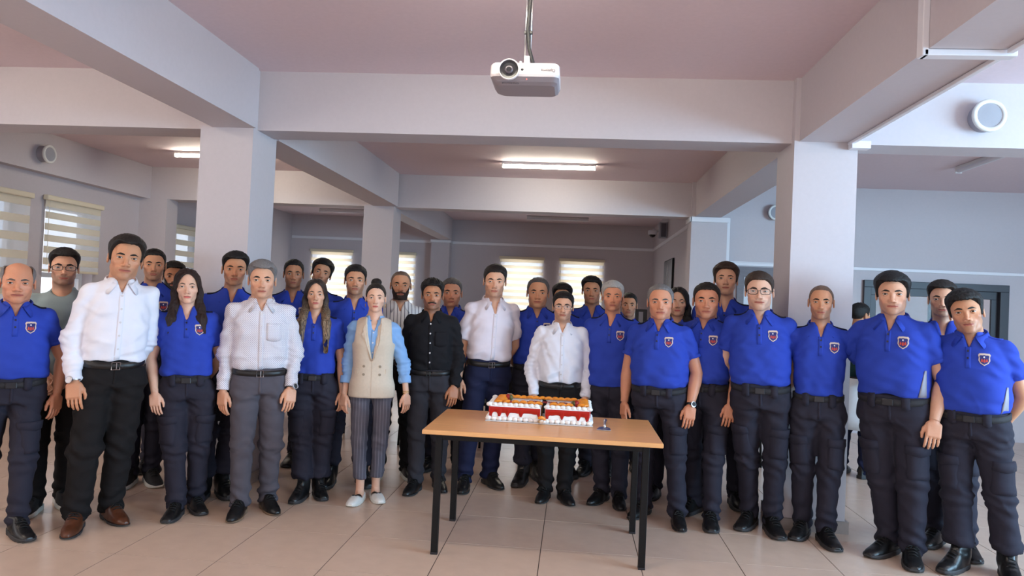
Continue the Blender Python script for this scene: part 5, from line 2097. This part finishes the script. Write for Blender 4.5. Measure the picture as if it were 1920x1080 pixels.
for x in np.arange(-0.21, 0.24, 0.043):
    put_slice(x, 0.135, 0)
for x in np.arange(-0.21, 0.24, 0.05):
    if abs(x - 0.022) > 0.025:
        put_slice(x, -0.142, 0)
for x in (-0.272, 0.272):
    for y in np.arange(-0.14, 0.14, 0.036):
        put_slice(x, y, 0.0)
        put_slice(x + 0.02, y + 0.01, 0.2)
berry_me = blob(0.011, 0.011, 0.010, 4, 0.05, mats=M_BERRY, name='red_berry')
for (x, y) in ((-0.2, 0.15), (-0.12, 0.155), (0.0, 0.15), (0.1, 0.15), (0.27, 0.15), (-0.24, -0.12), (-0.15, -0.13), (-0.08, -0.125), (0.0, -0.11), (0.075, -0.12), (0.14, -0.125), (-0.19, -0.14)):
    link('red_berry', berry_me, cake, (x, y, CH + 0.016))
for x in (-0.225, 0.235):
    sb = link('strawberry', blob(0.021, 0.017, 0.022, 9, 0.05, 12, 9, M_BERRY, 'strawberry'), cake, (x, -0.085 if x > 0 else 0.06, CH + 0.02))
    link('leaf', blob(0.016, 0.02, 0.018, 2, 0.3, 10, 6, M_LEAF, 'leaf'), sb, (0.016 if x < 0 else -0.016, 0, 0.0))
# illegible red icing script in two lines
for row, y in enumerate((0.06, 0.01)):
    sc = MB()
    x = -0.08 + row * 0.03
    for w in (0.07, 0.1, 0.05) if row == 0 else (0.09, 0.06):
        pts = [(x + w * q / 22, y + 0.012 * math.sin(q * 1.9 + row) * (1 if q % 3 else 0.4), CH + 0.003) for q in range(23)]
        sc.tube(pts, 0.0028, 5)
        x += w + 0.018
    sc.build('icing_script', M_BERRY, cake, True)
# fallen crumbs with a slice in front of the cut
cr = MB()
cm = link('cake_crumb', blob(0.024, 0.016, 0.012, 12, 0.3), cake, (0.018, YF - 0.032, 0.019))
o = link('crumb_slice', slice_me[0], cm, (0.0, -0.006, 0.008))
o.rotation_euler = (0.2, 0.2, 0.5)
for (x, y, q) in ((0.03, -0.02, 13), (0.004, -0.045, 14), (0.036, -0.045, 15), (0.02, 0.02, 16), (0.022, 0.06, 17)):
    link('cake_crumb', blob(0.010, 0.009, 0.008, q, 0.3, mats=M_CREAM if q % 2 else M_SPONGE), cake, (x, YF + y, 0.02))

sv = empty('cake_server', (0.225, 4.63, TZ))
tag(sv, 'silver cake server lying on the table beside the cake', 'cake server')
sv.rotation_euler = (0, 0, -0.08)
sv.scale = (1.3, 1.3, 1.3)
MB().prism([(-0.034, -0.05), (0.034, -0.05), (0.026, 0.028), (0.008, 0.045), (-0.008, 0.045), (-0.026, 0.028)], 0.002, 0.0045).build('blade', M_METAL, sv)
MB().tube([(0, 0.04, 0.0035), (0, 0.06, 0.016), (0, 0.085, 0.026), (0, 0.13, 0.022), (0, 0.20, 0.012)], [0.006, 0.005, 0.007, 0.0095, 0.008], 8).build('handle', M_METAL, sv, True)

# ------------------------------------------------------------------ projector hanging from the ceiling
M_PROJ = mat('projector_white', (206, 198, 200), 0.42, bump=0.02, scale=40)
M_PROJ2 = mat('projector_grey', (150, 140, 144), 0.5, bump=0.02, scale=40)
pj = empty('projector', (-0.293, 3.6, 2.64))
tag(pj, 'white ceiling projector hanging on a pole, lens to the camera', 'projector')


def rounded(x0, x1, y0, y1, r, n=6):
    out = []
    for (cx, cy, a0) in ((x1 - r, y1 - r, 0), (x0 + r, y1 - r, math.pi / 2), (x0 + r, y0 + r, math.pi), (x1 - r, y0 + r, 1.5 * math.pi)):
        out += [(cx + r * math.cos(a0 + a), cy + r * math.sin(a0 + a)) for a in np.linspace(0, math.pi / 2, n)]
    return out


def slab(loops, m, name, parent):
    V, F = [], []
    n = len(loops[0][0])
    for pts, z in loops:
        V += [(x, y, z) for x, y in pts]
    for i in range(len(loops) - 1):
        for k in range(n):
            F.append((i * n + k, i * n + (k + 1) % n, (i + 1) * n + (k + 1) % n, (i + 1) * n + k))
    F.append(tuple(range(n))[::-1])
    F.append(tuple((len(loops) - 1) * n + k for k in range(n)))
    return MB().add(V, F).build(name, m, parent, False)


slab([(rounded(-0.172, 0.172, 0.0, 0.265, 0.03), 0.018), (rounded(-0.175, 0.175, -0.003, 0.268, 0.032), 0.03), (rounded(-0.173, 0.173, -0.001, 0.266, 0.032), 0.078), (rounded(-0.165, 0.165, 0.006, 0.26, 0.03), 0.088)], M_PROJ, 'casing', pj)
slab([(rounded(-0.135, 0.15, 0.05, 0.25, 0.03), -0.012), (rounded(-0.158, 0.165, 0.02, 0.26, 0.03), -0.002), (rounded(-0.172, 0.172, 0.0, 0.265, 0.03), 0.0175)], M_PROJ2, 'lower_casing', pj)


def ring(mbx, cx, cz, prof, n=28):
    V = [(cx + r * math.cos(2 * math.pi * k / n), y, cz + r * math.sin(2 * math.pi * k / n)) for r, y in prof for k in range(n)]
    F = [(i * n + k, i * n + (k + 1) % n, (i + 1) * n + (k + 1) % n, (i + 1) * n + k) for i in range(len(prof) - 1) for k in range(n)]
    return mbx.add(V, F)


ring(MB(), -0.078, 0.05, [(0.053, -0.001), (0.053, -0.012), (0.049, -0.014), (0.046, -0.010)]).build('lens_rim', M_PROJ, pj, True)
lens = ring(MB(), -0.078, 0.05, [(0.047, -0.011), (0.034, -0.006), (0.020, -0.0045)]).build('lens_barrel', M_PLASTBUCKLE, pj, False)
ring(MB(), -0.078, 0.05, [(0.021, -0.0045), (0.019, -0.010), (0.013, -0.012)]).build('lens_glass', mat('projector_lens_glass', (92, 84, 92), 0.15, bump=0.01, scale=20), lens, True)
ring(MB(), -0.078, 0.05, [(0.013, -0.012), (0.0005, -0.011)]).build('lens_pupil', M_PLASTBUCKLE, lens, True)
ring(MB(), -0.012, 0.052, [(0.007, -0.002), (0.0005, -0.0045)], 14).build('ir_window', M_PLASTBUCKLE, pj, True)
ring(MB(), 0.012, 0.004, [(0.003, -0.002), (0.0005, -0.004)], 8).build('status_led', mat('red_led', (255, 90, 80), 0.4, emit=1.0), pj)


def lettering(text, size, loc, rot, m, parent):
    c = bpy.data.curves.new('lettering', 'FONT')
    c.body = text
    c.size = size
    c.extrude = 0.0004
    c.align_x = 'CENTER'
    o = bpy.data.objects.new('lettering', c)
    COL.objects.link(o)
    dg = bpy.context.evaluated_depsgraph_get()
    me = bpy.data.meshes.new_from_object(o.evaluated_get(dg))
    bpy.data.objects.remove(o)
    me.materials.clear()
    me.materials.append(m)
    o = link('lettering', me, parent, loc)
    o.rotation_euler = rot
    return o


M_INK = mat('grey_print', (84, 78, 84), 0.6, bump=0.02, scale=60)
lettering('Optoma', 0.021, (0.118, -0.0038, 0.056), (math.pi / 2, math.pi, 0), M_INK, pj)
lettering('Optoma', 0.026, (-0.07, 0.026, -0.0065), (math.pi / 2 + 0.95, math.pi, 0), M_INK, pj)
arm = MB().box(-0.035, 0.035, 0.09, 0.17, 0.0885, 0.096).box(-0.014, 0.014, 0.115, 0.145, 0.096, 0.16)
arm.build('mount_bracket', M_TRIM, pj)
MB().tube([(-0.022, 0.1, 0.10), (-0.03, 0.08, 0.12)], 0.006, 8).build('adjuster_knob', M_TRIM, pj)
MB().tube([(-0.012, 0.13, 0.15), (-0.012, 0.13, CEIL_Z - 2.64 - 0.001)], 0.006, 10).build('mount_rod', M_METAL, pj, True)
MB().tube([(0.014, 0.13, 0.15), (0.014, 0.13, CEIL_Z - 2.64 - 0.001)], 0.006, 10).build('mount_rod', M_METAL, pj, True)
MB().box(-0.02, 0.022, 0.118, 0.142, 0.275, 0.295, bev=0.004).build('rod_clamp', M_PLASTBUCKLE, pj)
MB().box(-0.06, 0.06, 0.07, 0.19, CEIL_Z - 2.64 - 0.012, CEIL_Z - 2.64 - 0.001, bev=0.003).build('ceiling_plate', M_TRIM, pj)
MB().tube([(0.04, 0.13, 0.09), (0.03, 0.122, 0.13), (0.008, 0.116, 0.2), (-0.002, 0.115, 0.3), (0.004, 0.115, 0.45), (0.006, 0.116, CEIL_Z - 2.64)], 0.0095, 8).build('cable', mat('black_cable', (26, 24, 26), 0.45, bump=0.3, scale=300), pj, True)

# ------------------------------------------------------------------ dining furniture behind the group
M_SEAT = mat('black_vinyl_seat', (24, 23, 25), 0.5, bump=0.1, scale=80)
proto_chair = None


def chair(x, y, rz, label):
    global proto_chair
    if proto_chair is None:
        r = empty('dining_chair')
        MB().box(-0.21, 0.21, -0.21, 0.2, 0.43, 0.47, bev=0.012).build('seat', M_SEAT, r)
        MB().box(-0.2, 0.2, 0.2, 0.235, 0.58, 0.86, bev=0.012).build('backrest', M_SEAT, r)
        for sx in (-1, 1):
            MB().tube([(sx * 0.19, -0.19, 0.43), (sx * 0.2, -0.21, 0.0)], 0.012, 8).build('leg', M_BLACK, r, True)
            MB().tube([(sx * 0.19, 0.22, 0.8), (sx * 0.19, 0.2, 0.43), (sx * 0.2, 0.24, 0.0)], 0.012, 8).build('leg', M_BLACK, r, True)
        MB().tube([(-0.19, 0.0, 0.41), (0.19, 0.0, 0.41)], 0.01, 8).build('seat_rail', M_BLACK, r, True)
        proto_chair = r
        o = r
    else:
        o = proto_chair.copy()
        COL.objects.link(o)
        for c in list(proto_chair.children):
            d = c.copy()
            COL.objects.link(d)
            d.parent = o
    o.location = (x, y, 0)
    o.rotation_euler = (0, 0, rz)
    tag(o, label, 'chair', 'black dining chairs behind the group')


def dining_table(x, y, label, L=1.4):
    r = empty('dining_table', (x, y, 0))
    tag(r, label, 'table', 'dining tables behind the group')
    MB().box(-L / 2, L / 2, -0.35, 0.35, 0.72, 0.75, bev=0.006).build('table_top', M_WOOD, r)
    MB().box(-L / 2 + 0.06, L / 2 - 0.06, -0.3, 0.3, 0.68, 0.7195).build('frame', M_BLACK, r)
    for sx in (-1, 1):
        for sy in (-1, 1):
            MB().box(sx * (L / 2 - 0.08) - 0.018, sx * (L / 2 - 0.08) + 0.018, sy * 0.28 - 0.018, sy * 0.28 + 0.018, 0, 0.68).build('leg', M_BLACK, r)


for (x, y, who) in ((-3.9, 8.3, 'behind the group at far left'), (-1.9, 8.2, 'behind the woman in the beige vest'), (-0.35, 8.3, 'behind the cake'), (1.35, 8.2, 'behind the stout officer')):
    dining_table(x, y, 'beech dining table with black legs ' + who)
    for sx, nm in ((-1, 'left'), (1, 'right')):
        chair(x + sx * 0.36, y - 0.55, math.pi, 'black chair at the %s of the table %s' % (nm, who))
# napkin boxes standing on the tables
for i, (x, y, nm) in enumerate(((-0.42, 8.0, 'white napkin box on the table behind the man in navy trousers'), (-2.1, 7.9, 'white napkin box on the table behind the left column'))):
    nb = empty('napkin_box', (x, y, 0.75))
    tag(nb, nm, 'box')
    MB().box(-0.09, 0.09, -0.06, 0.06, 0.0005, 0.13, bev=0.01).build('box', M_APRON, nb)
    MB().box(-0.03, 0.03, -0.01, 0.01, 0.13, 0.17).build('napkin', M_APRON, nb)
# tall black tower by the far right wall
tw = empty('speaker_tower', (1.02, 11.2, 0))
tag(tw, 'tall black tower with a silver strip beside the far right wall', 'tower')
MB().box(-0.09, 0.09, -0.1, 0.1, 0.0, 1.50, bev=0.01).build('cabinet', M_PLASTBUCKLE, tw)
MB().box(-0.035, 0.03, -0.106, -0.1, 0.1, 1.46).build('front_strip', M_GREYSTRIP, tw)

# ------------------------------------------------------------------ the people, one entry each
PEOPLE = [
    dict(id=1, x=-3.424, y=4.200, H=1.652, hs=1.130, yaw=0.697, lean=0.012, top='polo', cloth=M_POLO, hair='fringe', hairc='grey', brow='salt', belly=.07, skin='ruddy', stubble=.12, head=dict(fat=.8, wid=.03), arms=('down','pocket'), res=.88, look=(-0.01, 0.03, 0), feet=((-0.121, 0.16, 0.3), (0.08, -0.16, 0.3)),
         label='bald older man in blue polo at the left edge, hand by his pocket'),
    dict(id=2, x=-3.452, y=4.646, H=1.764, hs=1.034, yaw=0.561, lean=0.007, top='tee', cloth=M_TEE, trousers=M_SUITBLACK, sole_mat=M_SOLEWHITE, hair='quiff', glasses='black', stubble=.5, arms=('clasp','clasp'), wide=.93, skin='light', shoe_mat=M_SHOESUEDE, look=(0.08, 0.03, 0), feet=((-0.093, -0.054, 0.3), (0.061, 0.114, 0.3)),
         label='young man in grey green t-shirt and black glasses'),
    dict(id=3, x=-2.943, y=4.402, H=1.856, hs=1.108, yaw=0.691, lean=0.070, top='shirt', cloth=M_WHITE, trousers=M_SUITBLACK, belt='leather', shoes='dress', shoe_mat=M_SHOEBROWN, hair='brushed', hairc='dark', belly=.03, wide=.93, armw=1.1, arms=('front',((.02,.06,-.28),(-.07,.05,-.2),0,False)), watch=(-1,True), stubble=.22, skin='tan', head=dict(fat=.5), legw=1.12, res=.88, look=(-0.05, 0.05, 0.07), feet=((-0.114, -0.023, 0.3), (0.077, 0.09, 0.3)),
         label='tall man in white shirt, black trousers and brown loafers'),
    dict(id=4, x=-3.256, y=5.370, H=1.828, hs=1.000, yaw=0.486, lean=0.008, top='polo', cloth=M_POLO, hair='crop', stubble=.4, skin='tan', sole_mat=M_SOLEWHITE, shoe_mat=M_SHOESUEDE, arms=('back','back'), look=(0.06, 0.03, 0), feet=((-0.083, 0.018, 0.3), (0.06, 0.041, 0.3)),
         label='young officer in blue polo just behind the tall white-shirted man'),
    dict(id=5, x=-3.354, y=5.850, H=1.753, hs=1.037, yaw=0.416, lean=0.000, top='polo', cloth=M_POLO, hair='short', beard='full', stubble=.5, skin='dark', hands=False, arms=('back','back'), res=1.3, badge=False, look=(0.10, 0.03, 0),
         label='bearded man mostly hidden behind the long-haired woman on the left'),
    dict(id=6, x=-2.554, y=4.748, H=1.662, hs=1.042, yaw=0.475, lean=-0.063, top='polo', cloth=M_POLO, woman=True, hair='long', hairc='long', flag=True, skin='pale', arms=('front','back'), hairtop=.014, belly=.03, wide=1.04, legw=1.08, res=.88, look=(0.02, 0.03, 0), feet=((-0.06, -0.039, 0.3), (0.06, 0.093, 0.3)),
         label='woman officer with long dark hair and a flag patch on her sleeve'),
    dict(id=7, x=-2.540, y=5.080, H=1.812, hs=1.000, yaw=0.421, lean=0.080, top='polo', cloth=M_POLO, hair='quiff', stubble=.35, skin='tan', arms=('down','close'), shoes='boot', look=(0.04, 0.03, 0), feet=((-0.071, 0.084, 0.3), (0.06, 0.16, 0.3)),
         label='officer in blue polo standing before the left column'),
    dict(id=8, x=-2.122, y=4.877, H=1.746, hs=1.100, yaw=0.448, lean=-0.033, top='shirt', cloth=M_DOTSHIRT, trousers=M_GREYTR, belt='leather', shoes='dress', sole_mat=M_SOLETAN, hair='quiff', hairc='grey', brow='dark', stubble=.2, skin='light', arms=('down','front'), watch=(1,False), pocket=True, wide=1.03, res=.88, look=(-0.04, 0.03, 0), feet=((-0.103, -0.025, 0.3), (0.077, 0.081, 0.3)),
         label='grey-haired man in dotted white shirt and grey trousers'),
    dict(id=9, x=-2.368, y=5.970, H=1.817, hs=1.000, yaw=0.352, lean=0.000, top='polo', cloth=M_POLO, hair='crop', stubble=.3, skin='dark', wide=.97, arms=('back','back'), hands=False, head=dict(wid=-.04), look=(0.03, 0.03, 0),
         label='thin-faced officer right beside the left column'),
    dict(id=10, x=-2.311, y=6.400, H=1.847, hs=1.000, yaw=0.277, lean=0.000, top='polo', cloth=M_POLO, hair='full', stubble=.35, skin='tan', arms=('back','back'), hands=False, res=1.3, look=(0.07, -0.09, 0.22),
         label='officer peeking out with tilted head before the far left blind'),
    dict(id=11, x=-1.901, y=5.321, H=1.641, hs=1.008, yaw=0.274, lean=-0.029, top='polo', cloth=M_POLO, woman=True, hair='long_streaked', hairc='streaked', shoes='boot', skin='light', arms=('back','down'), earrings=True, hairtop=.012, badge=False, belly=.02, wide=1.05, legw=1.1, look=(0.07, 0.03, 0), feet=((-0.06, -0.013, 0.3), (0.06, 0.061, 0.3)),
         label='woman officer with long streaked hair and black boots'),
    dict(id=12, x=-1.773, y=5.780, H=1.781, hs=1.000, yaw=0.318, lean=0.000, top='polo', cloth=M_POLO, hair='short', stubble=.4, skin='tan', head=dict(fat=.5, wid=.03), arms=('back','back'), hands=False, badge=False, shoes='boot', look=(-0.02, 0.03, 0),
         label='round-faced officer behind the woman in the beige vest'),
    dict(id=13, x=-1.475, y=5.354, H=1.629, hs=1.000, yaw=0.215, lean=-0.005, top='vest', cloth=M_LBLUE, trousers=M_PINSTRIPE, woman=True, hair='bun', hairc='dark', shoes='loafer', shoe_mat=M_SHOEWHITE, sole_mat=M_SOLEWHITE, hem=.17, ankles=True, cargo=False, earrings=True, bracelet=1, skin='pale', arms=('down','out'), hairtop=.008, legw=.88, crease=.5, res=.88, look=(0.05, 0.03, 0), feet=((-0.061, -0.017, 0.3), (0.06, 0.064, 0.3)),
         label='woman in long beige vest, light blue shirt and white loafers'),
    dict(id=14, x=-1.474, y=6.100, H=1.765, hs=1.046, yaw=0.290, lean=0.000, top='shirt', cloth=M_STRIPESHIRT, trousers=M_SUITBLACK, belt='leather', hair='buzz', hairc='stub', beard='full', beardc='brown', stubble=.5, skin='tan', arms=('back','back'), hands=False, shoes='sneaker', sole_mat=M_SOLEWHITE, look=(-0.05, 0.03, 0),
         label='bearded balding man in striped white shirt'),
    dict(id=15, x=-1.102, y=5.752, H=1.689, hs=1.062, yaw=0.131, lean=-0.028, top='shirt', cloth=M_BLACKSHIRT, trousers=M_CHARJEAN, belt='leather', buckle=False, hair='curly', beard='moustache', stubble=.5, skin='dark', arms=('back','front'), shoes='dress', button=M_BTN_W, pocket=True, res=.88, look=(0.06, 0.03, 0), feet=((-0.094, -0.039, 0.3), (0.086, 0.087, 0.3)),
         label='man in black shirt with curly hair and moustache'),
    dict(id=16, x=-1.102, y=6.500, H=1.731, hs=1.130, yaw=0.034, lean=0.000, top='polo', cloth=M_POLO, hair='crop', hairc='salt', stubble=.2, skin='ruddy', arms=('back','back'), hands=False, badge=False, wide=.95, look=(0.13, 0.03, 0),
         label='older grey-haired officer peering out behind the black-shirted man'),
    dict(id=17, x=-0.708, y=5.939, H=1.839, hs=1.051, yaw=0.315, lean=0.063, top='shirt', cloth=M_PINKW, trousers=M_NAVYTR, belt='leather', shoes='dress', sole_mat=M_SOLEBLACK, hair='short', hairc='dark', stubble=.3, skin='light', arms=('down','back'), sleeve=.8, belly=.02, wide=.95, head=dict(jaw=.05), open=-.04, res=.88, look=(-0.20, 0.09, -0.03), feet=((-0.118, -0.028, 0.3), (0.1, 0.084, 0.3)),
         label='tall man in pinkish white shirt and navy trousers left of the cake'),
    dict(id=18, x=-0.318, y=6.276, H=1.760, hs=1.099, yaw=0.091, lean=0.008, top='polo', cloth=M_POLO, hair='receding', hairc='salt', stubble=.2, skin='tan', arms=('back','back'), hands=False, belly=.04, head=dict(fat=.6, wid=.03), shoes='boot', look=(-0.04, 0.03, 0), feet=((-0.06, -0.077, 0.3), (0.06, 0.127, 0.3)),
         label='short-haired greying officer between the two white-shirted men'),
    dict(id=19, x=-0.107, y=6.600, H=1.718, hs=1.000, yaw=0.013, lean=0.000, top='polo', cloth=M_POLO, hair='full', stubble=.3, skin='tan', arms=('back','back'), hands=False, badge=False, res=1.4, look=(0.00, 0.03, 0),
         label='man hidden behind the bespectacled man at the cake, only hair showing'),
    dict(id=20, x=-0.083, y=5.709, H=1.635, hs=1.017, yaw=0.072, lean=0.002, top='shirt', cloth=M_WHITE, trousers=M_SUITBLACK, belt='leather', buckle=False, shoes='dress', hair='short', glasses='steel', stubble=.35, skin='light', arms=('front','front'), belly=.035, head=dict(fat=.3), res=.88, look=(-0.06, 0.03, 0), feet=((-0.08, 0.039, 0.3), (0.075, 0.007, 0.3)),
         label='man in white shirt and thin glasses standing behind the cake'),
    dict(id=21, x=0.238, y=6.724, H=1.801, hs=1.027, yaw=-0.028, lean=-0.080, top='polo', cloth=M_POLO, hair='quiff', stubble=.3, skin='olive', arms=('back','back'), hands=False, badge=False, look=(-0.01, 0.03, 0), feet=((-0.06, 0.001, 0.3), (0.073, 0.051, 0.3)),
         label='young dark-haired officer behind the cake man on his right side'),
    dict(id=22, x=0.331, y=5.721, H=1.735, hs=1.000, yaw=-0.226, lean=-0.031, top='polo', cloth=M_POLO, hair='short', hairc='silver', brow='salt', stubble=.2, skin='ruddy', arms=('back','back'), hands=False, shoes='dress', belly=.02, zbot=0.915, look=(0.17, 0.03, 0), feet=((-0.062, 0.048, 0.3), (0.076, 0.003, 0.3)),
         label='white-haired officer in blue polo behind the right end of the cake'),
    dict(id=23, x=0.516, y=6.900, H=1.672, hs=1.000, yaw=-0.060, lean=0.000, top='polo', cloth=M_POLO, hair='crop', stubble=.3, skin='tan', arms=('back','back'), hands=False, badge=False, res=1.4, look=(-0.01, 0.03, 0),
         label='far small officer half hidden behind the white-haired officer'),
    dict(id=24, x=0.672, y=5.361, H=1.717, hs=1.109, yaw=-0.280, lean=-0.047, top='polo', cloth=M_POLO, hair='receding', hairc='grey', brow='salt', stubble=.18, skin='ruddy', belly=.07, wide=1.05, armw=1.1, arms=('down','front'), watch=(1,False), shoes='dress', head=dict(fat=.5, wid=.02), res=.88, look=(0.16, 0.03, 0), feet=((-0.128, 0.086, 0.3), (0.145, -0.035, 0.3)),
         label='grey-haired stout officer with wristwatch beside the table corner'),
    dict(id=25, x=0.842, y=6.000, H=1.714, hs=1.000, yaw=-0.161, lean=0.000, top='polo', cloth=M_POLO, woman=True, hair='long_back', hairc='black', skin='light', arms=('back','back'), hands=False, badge=False, hairtop=.016, res=1.3, look=(0.02, 0.03, 0),
         label='smiling woman with long black hair behind the grey-haired stout officer'),
    dict(id=26, x=0.980, y=5.463, H=1.747, hs=1.130, yaw=-0.422, lean=-0.006, top='polo', cloth=M_POLO, hair='crop', hairc='dark', stubble=.2, skin='ruddy', arms=('back','front'), armw=1.12, belly=.03, wide=1.02, head=dict(wid=.03, fat=.3), res=.88, look=(0.24, 0.03, 0), feet=((-0.085, 0.16, 0.3), (0.109, -0.111, 0.3)),
         label='short-haired officer turned left, right of the stout officer'),
    dict(id=27, x=1.206, y=5.950, H=1.921, hs=1.000, yaw=-0.210, lean=0.000, top='polo', cloth=M_POLO, hair='full', hairc='brown', brow='brown', stubble=.2, skin='light', arms=('back','back'), hands=False, badge=False, look=(0.01, -0.09, 0.00),
         label='tall brown-haired officer standing in the back row near the door'),
    dict(id=28, x=1.366, y=5.210, H=1.826, hs=1.075, yaw=-0.265, lean=-0.079, top='polo', cloth=M_POLO, hair='short', hairc='brown', brow='brown', glasses='black', stubble=.25, skin='pale', belly=.05, wide=1.02, arms=('back','back'), head=dict(fat=.8, wid=.02), res=.88, look=(0.01, 0.03, 0), feet=((-0.083, 0.16, 0.3), (0.06, 0.081, 0.3)),
         label='officer with black-rimmed glasses left of the right column'),
    dict(id=29, x=1.691, y=5.130, H=1.751, hs=1.000, yaw=-0.255, lean=-0.008, top='polo', cloth=M_POLO, hair='buzz', hairc='stub', stubble=.4, skin='tan', arms=('hug','hug'), wide=.95, res=.88, look=(-0.06, 0.03, 0), feet=((-0.068, 0.111, 0.3), (0.07, -0.009, 0.3)),
         label='shaven-headed officer standing before the right column'),
    dict(id=30, x=2.756, y=7.300, H=1.672, hs=1.000, yaw=2.311, lean=0.000, top='apron', cloth=M_GREEN, trousers=M_NAVYTR, hair='short', skin='dark', arms=('back','back'), hands=False, res=1.3, cargo=False, stubble=0, look=(-0.20, 0.03, 0),
         label='person in dark green top and white apron beyond the right column'),
    dict(id=31, x=2.117, y=4.876, H=1.835, hs=1.080, yaw=-0.628, lean=-0.075, top='polo', cloth=M_POLO, hair='full', stubble=.3, skin='light', belly=.05, wide=1.08, armw=1.12, arms=('hug','front'), sidestrip=True, head=dict(fat=.6), legw=1.1, dark_straps=False, res=.88, look=(0.22, 0.03, 0), feet=((-0.06, 0.065, 0.3), (0.085, -0.001, 0.3)),
         label='tall broad officer with grey side strip, second from the right edge'),
    dict(id=32, x=2.566, y=5.144, H=1.810, hs=1.000, yaw=-0.470, lean=-0.080, top='polo', cloth=M_POLO, hair='quiff', hairc='dark', stubble=.35, skin='light', arms=('back','back'), hands=False, badge=False, look=(0.01, 0.03, 0), feet=((-0.069, 0.095, 0.3), (0.096, -0.037, 0.3)),
         label='young officer in the second row between the last two men'),
    dict(id=33, x=2.516, y=4.700, H=1.738, hs=1.130, yaw=-0.613, lean=-0.080, top='polo', cloth=M_POLO, hair='tousled', stubble=.3, skin='tan', belly=.06, wide=1.05, armw=1.1, arms=('back','back'), sidestrip=True, shoes='boot', dark_straps=False, legw=1.08, res=.88, look=(0.12, 0.03, -0.16), feet=((-0.095, 0.002, 0.3), (0.152, 0.074, 0.3)),
         label='officer in high black boots at the right edge, head tilted'),
]
for sp in PEOPLE:
    person(sp)
